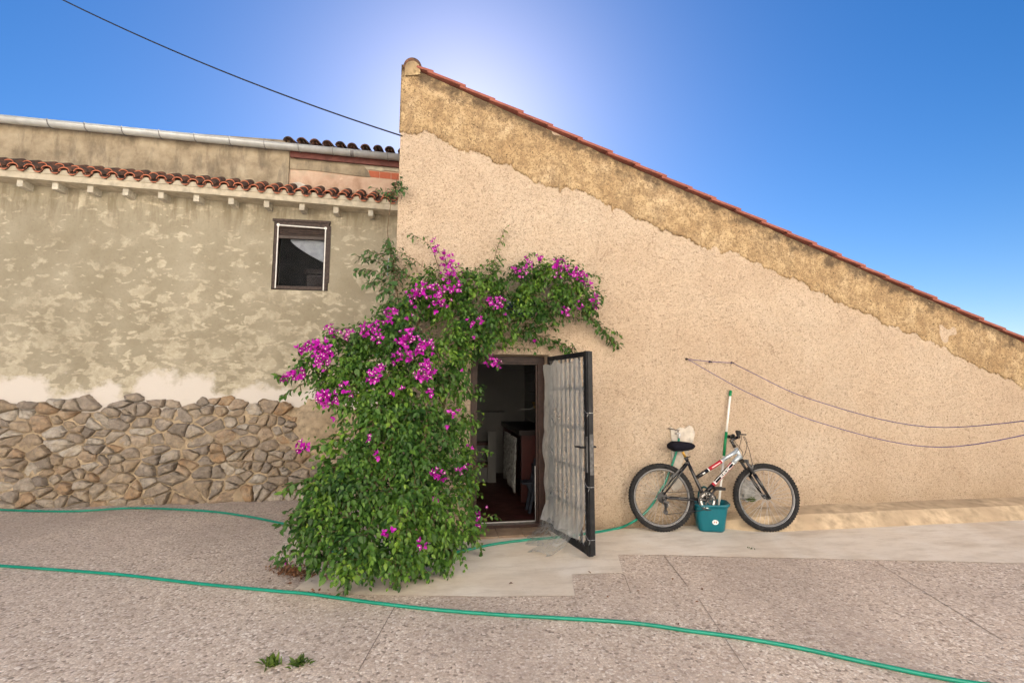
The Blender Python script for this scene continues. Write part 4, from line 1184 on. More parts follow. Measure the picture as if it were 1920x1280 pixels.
bou = thing('bougainvillea', 'large bougainvillea with magenta flowers trained round the doorway and spilling on to the concrete', 'shrub', on_z(760, 1020, 0))
LUMPS = [(790,562,-.22,.20),(838,572,-.24,.19),(757,605,-.35,.22),(822,530,-.13,.12),(792,535,-.10,.10),(846,545,-.14,.12),
 (888,540,-.2,.17),(930,528,-.18,.15),(980,522,-.18,.16),(1030,515,-.2,.145),(1068,530,-.2,.15),(1094,560,-.17,.115),(1112,582,-.12,.06),
 (880,598,-.3,.20),(930,596,-.26,.14),(1000,592,-.24,.155),(1046,572,-.22,.14),(985,560,-.22,.16),(930,565,-.24,.12),(1060,555,-.2,.13),
 (850,640,-.4,.19),(900,636,-.32,.14),(950,628,-.24,.10),(1000,622,-.16,.07),(905,655,-.28,.09),(872,668,-.34,.12),
 (720,645,-.55,.23),(780,655,-.52,.23),(660,660,-.62,.18),(612,655,-.66,.12),(640,700,-.7,.20),(588,695,-.75,.10),(690,632,-.55,.14),
 (700,712,-.75,.23),(770,722,-.68,.25),(832,705,-.5,.18),(864,735,-.34,.12),(628,740,-.78,.13),
 (664,775,-.85,.18),(722,792,-.85,.25),(790,800,-.75,.25),(846,800,-.46,.17),
 (690,850,-.95,.22),(646,868,-1.0,.16),(760,870,-.9,.26),(828,870,-.68,.20),(866,850,-.36,.11),(868,885,-.40,.10),
 (606,918,-1.04,.15),(660,930,-1.1,.23),(740,940,-1.1,.26),(810,950,-.95,.24),(864,930,-.56,.14),
 (584,978,-1.05,.12),(622,998,-1.13,.17),(690,1010,-1.2,.22),(770,1015,-1.1,.22),(838,1008,-.9,.17),(880,985,-.62,.10),
 (648,1055,-1.27,.11),(596,1040,-1.12,.08),(735,1055,-1.22,.11),(808,1045,-1.0,.10),(700,1048,-1.28,.13),(610,1030,-1.15,.12)]
LC = [(on_y(a, b, y), r) for a, b, y, r in LUMPS]
FO = Leaves(LEAF, LEAF_F); SM = MB()
for (px, py, y, r), (c, _) in zip(LUMPS, LC):
    n = int(38*(r/.2)**2)+8
    tone_l = .455+lr.uniform(-.10, .12)
    n = int(n*(1.9 if y > -.31 else 1.4))
    for k in range(max(3, int(n/4.5))):
        o = rv(); o.y = -abs(o.y)*1.0+.25*lr.uniform(-1, 1); o.z = o.z*.9+.25
        o.normalize()
        start = c+o*r*lr.uniform(.1, .5)+rv()*r*.2; tk = tone_l+lr.uniform(-.16, .20); lk = lr.uniform(.6, 1.15)
        for m in range(5):
            d = o*.9+rv()*.62+Vector((0,-.15,.15))
            shoot(FO, SM if m == 0 else None, start+rv()*.03, d, (r*lr.uniform(.7, 1.0)+.06)*lk, lr.uniform(3.0, 8.0), lr.uniform(.042, .066), tk+lr.uniform(-.06, .08), lr.uniform(.017, .024), .10)
    for k in range(int(34*(r/.2)**2)):                           # older leaves deeper in the crown
        o = rv(); q = c+o*r*lr.uniform(.2, .85)
        if q.x > c_bot.x-.03: q.y = min(q.y, -.03)
        if q.z > .03: FO.add(q, o*.5+DOWN*.7+rv()*.5, Vector((0,-.4,.7))+rv()*.5, lr.uniform(.045, .065), min(1, max(0, tone_l+lr.gauss(0, .12))))
# canes reaching out of the mass
CANES = [([(640,930),(600,965),(560,1005),(514,1046)], [-1.05,-1.1,-1.15,-1.2], 22, .10, .058, .32),
 ([(625,900),(575,935),(530,985)], [-1.0,-1.02,-1.05], 26, .12, .058, .33),([(650,940),(600,975),(535,985)], [-1.0,-1.05,-1.05], 16, .10, .055, .38),
 ([(655,850),(600,905),(535,922)], [-.98,-1.0,-1.0], 22, .11, .056, .42),([(680,800),(620,830),(570,838)], [-.9,-.88,-.85], 18, .09, .05, .42),
 ([(640,690),(590,700),(545,708),(522,706)], [-.72,-.78,-.8,-.82], 30, .10, .05, .42),([(600,700),(560,725),(528,742)], [-.75,-.8,-.8], 22, .08, .05, .40),
 ([(680,650),(620,640),(565,650)], [-.6,-.65,-.7], 26, .09, .05, .42),([(700,620),(650,615),(612,625)], [-.55,-.55,-.58], 24, .08, .048, .45),
 ([(828,520),(806,462),(768,437)], [-.12,-.11,-.09], 16, .06, .045, .48),([(920,512),(934,462),(949,425)], [-.12,-.1,-.08], 20, .05, .045, .62),
 ([(840,540),(780,490),(738,468)], [-.12,-.1,-.09], 16, .08, .042, .45),([(815,545),(770,520),(735,505)], [-.12,-.1,-.09], 20, .10, .045, .42),
 ([(880,520),(900,500),(940,490)], [-.12,-.1,-.09], 16, .07, .042, .5),
 ([(970,500),(985,485),(1000,475)], [-.12,-.1,-.1], 18, .07, .042, .48),([(1090,520),(1110,515),(1125,520)], [-.14,-.12,-.1], 16, .07, .04, .45),
 ([(1090,545),(1115,545),(1132,558)], [-.14,-.12,-.1], 20, .07, .04, .42),
 ([(1090,575),(1122,612),(1160,650)], [-.12,-.10,-.08], 60, .08, .046, .42),([(1100,590),(1130,618),(1150,640)], [-.11,-.10,-.07], 50, .08, .046, .42),([(1132,612),(1150,622),(1166,630)], [-.08,-.07,-.06], 20, .04, .034, .45),
 ([(960,618),(1020,632),(1078,656)], [-.18,-.13,-.10], 60, .09, .048, .36),([(985,632),(1035,645),(1070,655)], [-.15,-.12,-.1], 46, .08, .048, .36),
 ([(1020,590),(1060,592),(1092,600)], [-.2,-.16,-.12], 18, .07, .04, .4),([(985,610),(1030,612),(1062,598)], [-.2,-.15,-.12], 20, .06, .04, .4),
 ([(905,640),(940,650),(1010,655)], [-.25,-.18,-.12], 16, .07, .042, .4),
 ([(650,1040),(655,1075),(648,1108)], [-1.27,-1.27,-1.24], 26, .08, .056, .42),([(735,1045),(748,1080),(742,1104)], [-1.25,-1.25,-1.2], 26, .08, .056, .42),([(760,1040),(790,1065),(795,1080)], [-1.15,-1.15,-1.12], 24, .08, .056, .45),
 ([(690,1040),(700,1060),(690,1085)], [-1.3,-1.3,-1.28], 24, .09, .056, .42),([(830,1020),(850,1040),(820,1062)], [-.95,-.98,-1.0], 22, .08, .054, .45),([(615,1030),(590,1055),(580,1068)], [-1.15,-1.15,-1.15], 22, .08, .056, .35),
 ([(860,840),(890,846),(922,848)], [-.4,-.36,-.33], 16, .07, .05, .45),([(855,975),(895,975),(930,963)], [-.6,-.55,-.5], 22, .08, .052, .5),([(860,1000),(885,1010),(905,1030)], [-.65,-.6,-.6], 24, .08, .05, .5),
 ([(860,900),(885,880),(905,870)], [-.42,-.38,-.34], 18, .06, .048, .45),([(862,800),(885,790),(900,795)], [-.36,-.32,-.3], 16, .06, .048, .45),([(868,740),(890,740),(900,735)], [-.32,-.28,-.26], 14, .05, .046, .42),
 ([(870,760),(868,800),(874,850)], [-.32,-.3,-.3], 26, .08, .05, .4),([(868,860),(878,900),(882,960)], [-.36,-.38,-.45], 26, .08, .05, .42),
 ([(880,660),(905,672),(925,682)], [-.3,-.27,-.25], 16, .06, .046, .5),([(880,690),(876,720),(880,745)], [-.3,-.28,-.27], 26, .07, .046, .38)]
CANES += [([(700,810),(650,880),(612,960),(570,1035)], [-.95,-1.08,-1.15,-1.2], 26, .11, .058, .38), ([(690,850),(630,920),(580,965),(545,1000)], [-1.05,-1.12,-1.15,-1.15], 26, .11, .056, .40),
 ([(670,900),(610,985),(565,1030),(528,1050)], [-1.15,-1.2,-1.2,-1.22], 26, .10, .058, .36), ([(680,830),(620,880),(575,900),(540,908)], [-1.0,-1.02,-1.02,-1.0], 24, .10, .055, .42), ([(640,900),(585,940),(545,965)], [-1.08,-1.08,-1.06], 26, .10, .055, .40),
 ([(740,800),(720,900),(690,1000),(660,1085)], [-.98,-1.16,-1.3,-1.36], 26, .10, .058, .44), ([(780,820),(775,920),(760,1010),(745,1085)], [-.95,-1.12,-1.25,-1.3], 26, .10, .058, .46), ([(820,840),(830,930),(830,1010),(818,1055)], [-.78,-.95,-1.05,-1.08], 26, .10, .056, .46),
 ([(720,850),(660,950),(625,1020),(610,1068)], [-1.05,-1.2,-1.28,-1.3], 26, .10, .058, .40), ([(850,820),(868,900),(880,960),(888,1020)], [-.5,-.55,-.65,-.75], 24, .09, .054, .46), ([(730,700),(700,790),(690,870)], [-.95,-1.05,-1.15], 26, .10, .056, .42),
 ([(790,700),(800,790),(790,880)], [-.85,-.98,-1.08], 26, .10, .056, .46), ([(690,690),(650,760),(640,830)], [-.85,-.95,-1.0], 26, .10, .054, .42), ([(830,640),(820,700),(826,770)], [-.5,-.6,-.65], 24, .09, .052, .44),
 ([(900,560),(940,600),(975,640)], [-.35,-.34,-.28], 30, .09, .05, .44), ([(980,530),(1020,570),(1040,610)], [-.32,-.32,-.24], 30, .09, .05, .44), ([(1040,520),(1080,550),(1098,590)], [-.3,-.28,-.2], 30, .08, .048, .44), ([(930,510),(900,530),(880,570)], [-.25,-.3,-.35], 28, .08, .048, .48)]
for pix, ys, sub, sl, sz, tn in CANES: path_shoot(FO, SM, pix, ys, sub*(1.5 if pix[-1][0] > 1000 else 1.15), sl*1.1, sz*1.12, tn+.02, droop=4.0)
foliage = FO.build('foliage', M['leaf'], bou)
for (pix, ys, r0) in (([(758,1005),(752,900),(745,780),(770,650),(800,570)], [-.35,-.30,-.3,-.3,-.15], .022), ([(790,1010),(812,880),(835,740),(860,650),(930,590),(1040,560)], [-.3,-.25,-.22,-.2,-.14,-.12], .020),
                      ([(740,1010),(720,900),(700,800),(660,700),(610,660)], [-.4,-.5,-.6,-.6,-.65], .018), ([(845,660),(905,612),(985,600),(1090,580)], [-.2,-.14,-.12,-.1], .010), ([(700,660),(760,640),(830,600)], [-.5,-.45,-.3], .010),
                      ([(770,1000),(770,960),(720,900),(690,830)], [-.4,-.6,-.8,-.9], .012)):
    P = spline([on_y(a, b, y) for (a, b), y in zip(pix, ys)], 8); P[0].z = max(P[0].z, 0)
    SM.tube(P, [r0*(1-.6*i/len(P)) for i in range(len(P))], 7)
SM.build('stems', M['stem'], bou)
def surf(px, py):
    d = ray(px, py).normalized(); best = None
    for c, r in LC:
        oc = CAM-c; b = oc.dot(d); q = b*b-(oc.length_squared-(r*1.12)**2)
        if q > 0:
            t = -b-math.sqrt(q)
            if best is None or t < best: best = t
    if best is None:
        c = min(LC, key=lambda k: (project(k[0])[0]-px)**2+(project(k[0])[1]-py)**2)
        y = min(c[0].y-.03, -.05); return on_y(px, py, y)
    return CAM+d*(best-.055)
CLUS = [(838,492,20,20),(848,520,22,22),(824,470,11,7),(815,452,7,2),(812,548,26,20),(790,548,18,14),(850,542,16,12),(772,552,12,6),(835,560,14,8),(818,575,13,8),(776,575,9,3),(768,595,8,2),
 (922,568,9,7),(936,565,9,7),(938,578,7,4),(978,506,14,7),(992,492,11,5),(1012,482,7,3),(1046,497,15,14),(1058,503,9,6),(1080,512,12,11),(1090,520,10,8),(1100,533,11,9),(1112,557,9,6),(1118,572,8,5),(1060,583,8,6),(1084,574,9,7),(1045,525,7,2),(960,508,7,3),
 (903,602,9,4),(882,606,8,3),(888,628,5,1),(768,628,17,17),(755,640,12,9),(780,640,9,6),(762,665,16,14),(746,672,10,6),(800,652,14,13),(787,662,9,5),(799,690,15,16),(790,702,13,12),(806,703,10,8),(710,695,12,11),(700,705,12,11),
 (598,650,20,24),(612,662,18,22),(604,678,14,13),(578,645,13,8),(622,622,13,9),(560,655,8,3),(650,624,11,7),(686,620,13,11),(704,615,12,11),(708,635,8,6),(732,588,12,9),(728,600,8,4),(550,706,12,9),(562,700,12,9),(530,708,9,4),
 (606,742,14,12),(620,746,15,14),(612,757,6,2),(646,724,8,5),(643,739,6,2),(661,734,6,2),(568,838,10,9),(818,886,9,7),(828,893,7,5),(864,882,8,4),(878,876,7,3),(917,676,9,6),(932,680,10,8),(712,852,7,3),(688,818,7,3),(845,775,8,3),(860,773,5,1),
 (808,735,9,5),(793,1018,8,4),(719,997,6,2),(732,997,6,2),(902,962,7,2),(913,955,5,1),(898,978,7,3),(820,932,6,2),(535,1046,6,2),(880,840,6,2),(756,732,7,2),(740,735,6,2),(630,780,6,1),(840,795,5,1),(950,590,5,1),(1005,640,5,1),(870,700,6,1)]
for (px, py, rp, cnt) in CLUS:
    B = Leaves(BRACT, LEAF_F); c = surf(px, py); _, _, dep = project(c); R = rp/FPX*dep; tube = MB()
    for k in range(max(1, int(cnt*1.35))):
        o = rv(); o.y = -abs(o.y); q = c+Vector((o.x*R, o.y*R*.7, o.z*R))*lr.uniform(.3, 1.0)
        if q.x > c_bot.x and q.y > -.03: q.y = -.03
        ax = (o+Vector((0,-.35,.25))+rv()*.5).normalized(); a = ax.orthogonal().normalized(); b = ax.cross(a); t0 = lr.uniform(0, 6.28); tn = min(1, max(0, lr.gauss(.55, .2)))
        s_ = lr.uniform(.026, .038); op = lr.uniform(.5, 1.1)
        for m in range(3):
            ang = t0+m*2.094; rad = a*math.cos(ang)+b*math.sin(ang)
            B.add(q, rad*op+ax*.75, ax*.6-rad*.8, s_, min(1, max(0, tn+lr.gauss(0, .06))))
        tube.tube([q, c.lerp(q, .4)+Vector((0,.01,-.01)), c+Vector((0,.02,-.015))], .0016, 4, 1)
        if lr.random() < .4: tube.ico(q+ax*s_*.62, .0055, sub=1, smooth=True)
    B.extra = (tube, [M['budwhite'], M['greenstem']]); B.build('flower_cluster', M['bract'], bou)

# the thin climber at the corner
cb_ = on_y(752, 590, -.12)
clm = thing('climbing_sapling', 'thin leafy climber rising beside the corner of the peach wall up to the tiled eave', 'climber', cb_)
FL = Leaves(LEAF, LEAF_F); ST = MB()
main = spline([on_y(a, b, y) for a, b, y in ((757,640,-.2),(751,590,-.12),(743,540,-.1),(736,500,-.08),(729,455,-.06),(727,430,-.05),(731,395,-.05),(736,365,-.06),(740,345,-.08))], 8)
ST.tube(main, [.006*(1-.6*i/len(main)) for i in range(len(main))], 5)
for pix, ys, sub, sl, sz in (([(736,372),(740,352),(748,340)], [-.06,-.1,-.12], 40, .09, .036), ([(738,370),(722,362),(706,353)], [-.06,-.08,-.1], 14, .05, .034), ([(742,362),(750,355),(756,352)], [-.06,-.1,-.14], 40, .07, .034),
       ([(728,445),(727,458),(733,470)], [-.06,-.08,-.1], 34, .06, .038), ([(735,500),(712,478),(690,470)], [-.08,-.1,-.12], 20, .08, .040), ([(738,515),(705,490),(673,482)], [-.08,-.12,-.14], 18, .07, .042),
       ([(740,525),(700,507),(668,507)], [-.08,-.12,-.14], 22, .09, .044), ([(742,540),(715,528),(690,530)], [-.1,-.14,-.16], 26, .10, .044), ([(745,560),(728,545),(715,550)], [-.1,-.16,-.18], 26, .09, .044),
       ([(738,505),(735,480),(725,465)], [-.08,-.1,-.1], 30, .08, .042), ([(742,535),(755,505),(770,490)], [-.1,-.1,-.1], 20, .08, .042), ([(748,575),(735,565),(722,575)], [-.12,-.18,-.2], 26, .08, .044), ([(742,520),(738,500),(740,480)], [-.1,-.14,-.16], 30, .1, .044)):
    path_shoot(FL, ST, pix, ys, sub*2.6, sl*1.2, sz*1.45, .45, droop=2.5, sr=.003, flop=.7)
FL.build('foliage', M['sapleaf'], clm); ST.build('stem', M['stem'], clm)
q = MB(); q.tube([on_y(729, 484, -.075), on_y(727, 500, -.08), on_y(726, 518, -.085)], .004, 5); q.build('string_tie', M['string'], clm)

# dry leaves swept into the corner, small weeds
DRY = Leaves(LEAF, LEAF_F)
for k in range(560):
    r_ = lr.random()
    if r_ < .5: px, py = lr.gauss(545, 15), lr.gauss(1066, 5)
    elif r_ < .62: px, py = lr.gauss(566, 12), lr.gauss(1076, 4)
    elif r_ < .9: px, py = lr.uniform(590, 800), lr.uniform(1050, 1078)
    elif r_ < .97: px, py = lr.uniform(505, 620), lr.uniform(1050, 1110)
    else: px, py = lr.uniform(520, 1350), lr.uniform(1010, 1200)
    p = on_z(px, py, .008+(abs(lr.gauss(0, .016)) if r_ < .5 else abs(lr.gauss(0, .005)))); d = rv(); d.z *= .3
    DRY.add(p, d, Vector((0,0,1))+rv()*.5, lr.uniform(.016, .038), lr.random())
holder = thing('tmp', 'x', 'x'); dl = DRY.build('dry_leaves', M['dryleaf'], holder); dl.parent = None; bpy.data.objects.remove(holder); tag(dl, 'brown dry fallen leaves swept on the paving at the foot of the bougainvillea', 'leaves', kind='stuff')
def weed(px, py, z, n, h, label, y=None):
    c = on_z(px, py, z) if y is None else on_y(px, py, y)
    w_ = thing('weed', label, 'weed', c, 'small weeds growing in cracks'); W = Leaves(LEAF*np.array([1,.55,1]), LEAF_F)
    for k in range(n):
        d = Vector((lr.gauss(0,.6), lr.gauss(0,.6), lr.uniform(.4, 1.2))); W.add(c+Vector((lr.gauss(0,.02), lr.gauss(0,.015), 0)), d, Vector((0,-.3,1))+rv()*.5, h*lr.uniform(.5, 1.1), lr.random())
    W.build('leaves', M['grass'], w_)
weed(512, 1246, 0, 46, .06, 'green weed in the near paving crack, the bigger of the two in front')
weed(562, 1246, 0, 40, .055, 'small green weed in the near paving, in front of the hose')
weed(1408, 940, .1, 34, .06, 'little weed on the cement ledge behind the front bicycle wheel', y=-.2)
weed(1408, 1029, .004, 7, .03, 'tiny weed on the concrete apron in front of the bicycle')
# ------------------------------------------------------------------ bicycle leaning on the wall
RC = on_z(1241, 996.5, .004)
LEAN = R_(5.0)
bike = thing('bicycle', 'black, red and silver mountain bike with a fleece saddle cover leaning on the peach wall', 'bicycle', RC)
BM = Matrix.Translation(RC) @ Matrix.Rotation(-YAW, 4, 'Z') @ Matrix.Rotation(-LEAN, 4, 'X')
bike.rotation_euler = BM.to_euler()
BI = BM.inverted()
def bl(X, Y, w=0.0):
    """point of the enlarged bicycle crop -> bicycle space at offset w across (negative: towards the camera)"""
    px, py = 1160+X/5.82, 790+Y/5.82
    o = BI @ CAM; d = BI.to_3x3() @ ray(px, py); t = (w-o.y)/d.y
    return o+d*t
def bb_(mb, name, mat, parent=None):
    return mb.build(name, mat, parent or bike, local=False)
AX = Vector((0, 1, 0)); WR = .333
rear = bl(468, 842); rear.z = WR; front = bl(1612, 848); front.z = WR
def wheel(c, teeth):
    q = MB(); q.torus(c, AX, .274, .011, 64, 8, 0, 1.1)
    rim = bb_(q, 'wheel', M['rimgrey']); q = MB(); q.torus(c-AX*.004, AX, .285, .0052, 72, 6, 0, 2.0); bb_(q, 'rim_edge', M['alloy'], rim)
    q = MB(); q.torus(c, AX, WR-.027, .0265, 72, 12, 0, .95)
    for k in range(72):
        a = 2*math.pi*k/72
        for sd_, off in ((-1, 0), (1, .5)):
            a2 = a+off*2*math.pi/72; u = Vector((math.cos(a2), 0, math.sin(a2))); t = Vector((-math.sin(a2), 0, math.cos(a2)))
            p = c+u*(WR-.006)+AX*(.011*sd_); q.bar(p-t*.007, p+t*.007, .012, .012, up=u)
            p = c+u*(WR-.015)+AX*(.0205*sd_); q.bar(p-t*.006, p+t*.006, .008, .011, up=u)
    bb_(q, 'tyre', M['rubber'], rim)
    q = MB()
    for k in range(36):
        a = 2*math.pi*k/36; sd_ = 1 if k % 2 else -1; b = a+(.9 if (k//2) % 2 else -.9)*.75
        q.tube([c+Vector((math.cos(b)*.022, sd_*.028, math.sin(b)*.022)), c+Vector((math.cos(a)*.276, 0, math.sin(a)*.276))], .0015, 4, cap=False)
    bb_(q, 'spokes', M['alloy'], rim)
    q = MB(); q.lathe(c-AX*.05, AX, [(0, .006), (.005, .01), (.018, .012), (.022, .026), (.026, .026), (.03, .014), (.07, .014), (.074, .026), (.078, .026), (.082, .012), (.1, .006)], 16); bb_(q, 'hub', M['darkalloy'], rim)
    return rim
wr_ = wheel(rear, 1); wf_ = wheel(front, 0)
# white print on the tyre wall
bbk = bl(945, 855)
st_top = bl(735, 400); st_bot = bl(895, 745)
hd_t = bl(1278, 288); hd_b = bl(1335, 405)
tt_a = bl(852, 608); tt_b = bl(1292, 318); dt_a = bl(952, 775); dt_b = bl(1322, 372)
q = MB()
q.tube([st_top, st_bot, bbk], [.016, .0165, .017], 12, 0)
q.lathe(bbk-AX*.036, AX, [(0, .021), (.072, .021)], 14, 0)
def seg(a, b, f0, f1, r, mi): q.tube([a.lerp(b, f0), a.lerp(b, f1)], r, 12, mi)
seg(tt_a, tt_b, 0, .27, .0195, 0); seg(tt_a, tt_b, .27, .295, .0197, 2); seg(tt_a, tt_b, .295, .60, .0195, 1); seg(tt_a, tt_b, .60, .625, .0197, 2); seg(tt_a, tt_b, .625, 1, .0195, 3)
seg(dt_a, dt_b, 0, .20, .0225, 0); seg(dt_a, dt_b, .20, .24, .0227, 1); seg(dt_a, dt_b, .24, .275, .0227, 2); seg(dt_a, dt_b, .275, .80, .0225, 4); seg(dt_a, dt_b, .80, 1, .0225, 3)
q.tube([hd_t, hd_b], .021, 14, 3)
for s_ in (-1, 1):
    o_ = Vector((0, s_*.028, 0)); o2 = Vector((0, s_*.06, 0))
    q.tube([bl(742, 455)+o_, bl(620, 610)+o_*1.6, rear+o2+Vector((.008, 0, .03))], [.010, .010, .008], 8, 0)
    q.tube([bbk+o_+Vector((-.03, 0, .005)), bl(700, 842)+o_*1.6, rear+o2+Vector((.02, 0, 0))], [.012, .011, .009], 8, 0)
    q.tube([rear+o2+Vector((.02, 0, 0)), rear+o2+Vector((-.008, 0, -.005))], .012, 8, 0)
q.bar(bl(742, 452)+Vector((0, -.03, 0)), bl(742, 452)+Vector((0, .03, 0)), .02, .02, 0)
frame = bb_(q, 'frame', [M['bikeblack'], M['bikered'], M['bikewhite'], M['bikesilver'], M['bikeblack']])
# printed panels on the tubes facing the yard
dd = (dt_b-dt_a).normalized(); dn = Vector((-dd.z, 0, dd.x)); ang = math.atan2(dd.z, dd.x)
if dn.z < 0: dn = -dn
def dpan(f0, f1, h0, h1, w, slant=.0):
    a = dt_a.lerp(dt_b, f0); b = dt_a.lerp(dt_b, f1); o_ = AX*w
    return [a+dn*h0+o_, b+dn*h0+dd*slant+o_, b+dn*h1+dd*slant*2+o_, a+dn*h1+dd*slant+o_]
def ribbon(mb, f0, f1, a0, a1, r, A=dt_a, Bq=dt_b, n=5):
    """strip of print wrapped on a tube between two angles (0 faces the yard)"""
    A_, B_ = A.lerp(Bq, f0), A.lerp(Bq, f1); d_ = (Bq-A).normalized(); nu_ = Vector((-d_.z, 0, d_.x)); nu_ = nu_ if nu_.z > 0 else -nu_
    vs = []
    for k in range(n+1):
        a = a0+(a1-a0)*k/n; off = (-AX*math.cos(a)+nu_*math.sin(a))*r; vs += [A_+off, B_+off]
    mb.add(vs, [(2*k, 2*k+1, 2*k+3, 2*k+2) for k in range(n)], 0, True)
q = MB(); ribbon(q, .275, .79, .62, .86, .0232); ribbon(q, .275, .80, -.52, -.34, .0232); ribbon(q, .77, .80, -.5, .86, .02325)
for (f0, f1) in ((.42, .435),): ribbon(q, f0, f1, -.34, .62, .0232)
bb_(q, 'white_stripe', M['bikewhite'], frame)
q = MB(); ribbon(q, .22, .76, -1.3, -.56, .0230); ribbon(q, .66, .78, .9, 1.5, .0230); bb_(q, 'red_stripe', M['bikered'], frame)
mid = dt_a.lerp(dt_b, .545)
tm = Matrix.Translation(mid-AX*.0236+dn*.002) @ Matrix.Rotation(-ang, 4, 'Y') @ RXm
o = text_mesh('frame_lettering', 'SRX', .046, M['bikewhite'], tm @ Matrix.Diagonal((1.75, .72, 1, 1)), frame); o.matrix_parent_inverse = Matrix()
q = MB(); ribbon(q, .36, .56, -.12, .14, .0201, tt_a, tt_b); bb_(q, 'top_tube_print', M['bikewhite'], frame)
q = MB(); ribbon(q, .67, .90, -.45, -.25, .0201, tt_a, tt_b); bb_(q, 'top_tube_line', M['darkalloy'], frame)
q = MB(); ribbon(q, .13, .19, -.3, .3, .0201, tt_a, tt_b); bb_(q, 'small_badge', M['bikewhite'], frame)
# seat post, clamp, saddle
q = MB(); q.tube([st_top-(st_top-bl(690, 325))*.15, bl(683, 300)], .0135, 12); bb_(q, 'seat_post', M['gold'])
q = MB(); q.lathe(st_top-(st_bot-st_top).normalized()*.012, (st_bot-st_top), [(0, .02), (.03, .02)], 12); q.tube([st_top+Vector((.0, -.02, .006)), st_top+Vector((.035, -.028, .02))], .005, 6); bb_(q, 'seat_clamp', M['darkalloy'])
q = MB(); sa = bl(535, 260); sb_ = bl(832, 268); N_ = 22; rg = []
for i in range(N_+1):
    f = i/N_; x = sa.x+(sb_.x-sa.x)*f
    wd = .088*(1-f)**.55+.030 if f > .02 else .07
    wd *= min(1, (f+.02)*6)**.5*min(1, (1-f+.02)*9)**.5
    top = bl(0, 213+30*max(0, f-.45)**1.0*1.4).z; bot = bl(0, 318-20*f+14*math.sin(f*3.1)).z
    e = min(1, (f+.01)*5)**.5*min(1, (1-f+.01)*7)**.5; mz = (top+bot)/2; hz = (top-bot)/2*e
    ring = []
    for k in range(20):
        a = 2*math.pi*k/20; ca, sa_ = math.cos(a), math.sin(a); j = 1+.05*mnoise.noise(Vector((x*30, ca*2.2, sa_*2.2)))
        ring.append((x, wd*ca*j, mz+hz*(abs(sa_)**.75)*(1 if sa_ > 0 else -1)*j))
    rg.append(ring)
q.rings(rg, 0, True); bb_(q, 'saddle', M['fleece'])
q = MB()
for y in (-.025, .025): q.tube([bl(600, 322)+AX*y, bl(760, 312)+AX*y], .004, 6)
q.bar(bl(672, 318)-AX*.03, bl(672, 318)+AX*.03, .04, .022); bb_(q, 'saddle_clamp', M['darkalloy'])
# fork
q = MB(); cr = bl(1340, 415); q.tube([hd_b, cr], .017, 10); q.bar(cr+Vector((.02, -.065, -.012)), cr+Vector((.02, .065, -.012)), .045, .03)
for s_ in (-1, 1):
    o_ = AX*(.062*s_); a = cr+o_+Vector((.01, 0, 0)); e_ = front+o_; m_ = a.lerp(e_, .38)
    q.tube([a, m_], .0145, 10, 1); q.tube([m_, e_], [.0185, .014], 10, 0); q.lathe(e_-AX*.008, AX, [(0, .014), (.016, .014)], 10)
q.tube([cr.lerp(front, .42)-AX*.06, cr.lerp(front, .36)+Vector((.035, 0, .02)), cr.lerp(front, .42)+AX*.06], .01, 8)
bb_(q, 'fork', [M['bikeblack'], M['darkalloy']])
# stem, handlebar
q = MB(); s0 = bl(1268, 280); s1 = bl(1228, 208); hb = bl(1262, 185, 0)
q.tube([s0, s0.lerp(s1, .5), s1], [.019, .015, .015], 12); q.tube([s1, bl(1245, 195), hb+Vector((.03, 0, .012))], .016, 10); q.lathe(s1-AX*.02, AX, [(0, .012), (.04, .012)], 10); bb_(q, 'stem', M['bikeblack'])
hn = bl(1312, 120, -.30); hf_ = bl(1172, 160, .26); hc = hb+Vector((.03, 0, .012))
hpath = spline([hn, hn.lerp(hc, .38)+Vector((0, 0, .012)), hc+Vector((0, -.05, 0)), hc+Vector((0, .05, 0)), hf_.lerp(hc, .38), hf_], 6)
q = MB(); q.tube(hpath, .0125, 10); bar_ = bb_(q, 'handlebar', M['bikeblack'])
for e_, i_ in ((hn, hn.lerp(hc, .38)+Vector((0, 0, .012))), (hf_, hf_.lerp(hc, .38))):
    d_ = (i_-e_).normalized(); q = MB(); q.lathe(e_-d_*.003, d_, [(0, .014), (.003, .0205), (.012, .0205), (.016, .0175), (.11, .0165), (.112, .02), (.118, .02)], 16); bb_(q, 'grip', M['grip'], bar_)
    q = MB(); b_0 = e_+d_*.135; q.lathe(b_0, d_, [(0, .018), (.03, .02), (.035, .016)], 12); q.ico(b_0+d_*.015+Vector((0, 0, -.02)), .018, sub=1); q.tube(spline([b_0+d_*.02+Vector((.012, 0, -.008)), b_0+Vector((.05, 0, -.012)), b_0-d_*.05+Vector((.072, 0, -.016)), b_0-d_*.095+Vector((.066, 0, -.018))], 4), [.007]*12+[.005], 7); bb_(q, 'brake_lever', M['darkalloy'], bar_)
    q = MB(); q.ico(b_0+d_*.045+Vector((-.004, 0, .018)), .017, sub=2, scale=(1.1, 1.3, .9)); bb_(q, 'gear_shifter', M['grip'], bar_)
for (a, m1, m2, b, yy) in (((1370,160),(1400,230),(1385,330),(1350,395),-.1), ((1345,150),(1330,230),(1310,300),(1290,330),-.05), ((1360,165),(1420,300),(1450,420),(1470,500),-.08), ((1225,160),(1290,250),(1350,330),(1345,390),.1)):
    q = MB(); q.tube(spline([bl(*a, yy*2), bl(*m1, yy), bl(*m2, yy*.6), bl(*b, -.02)], 6), .0026, 6); bb_(q, 'cable', M['cable'])
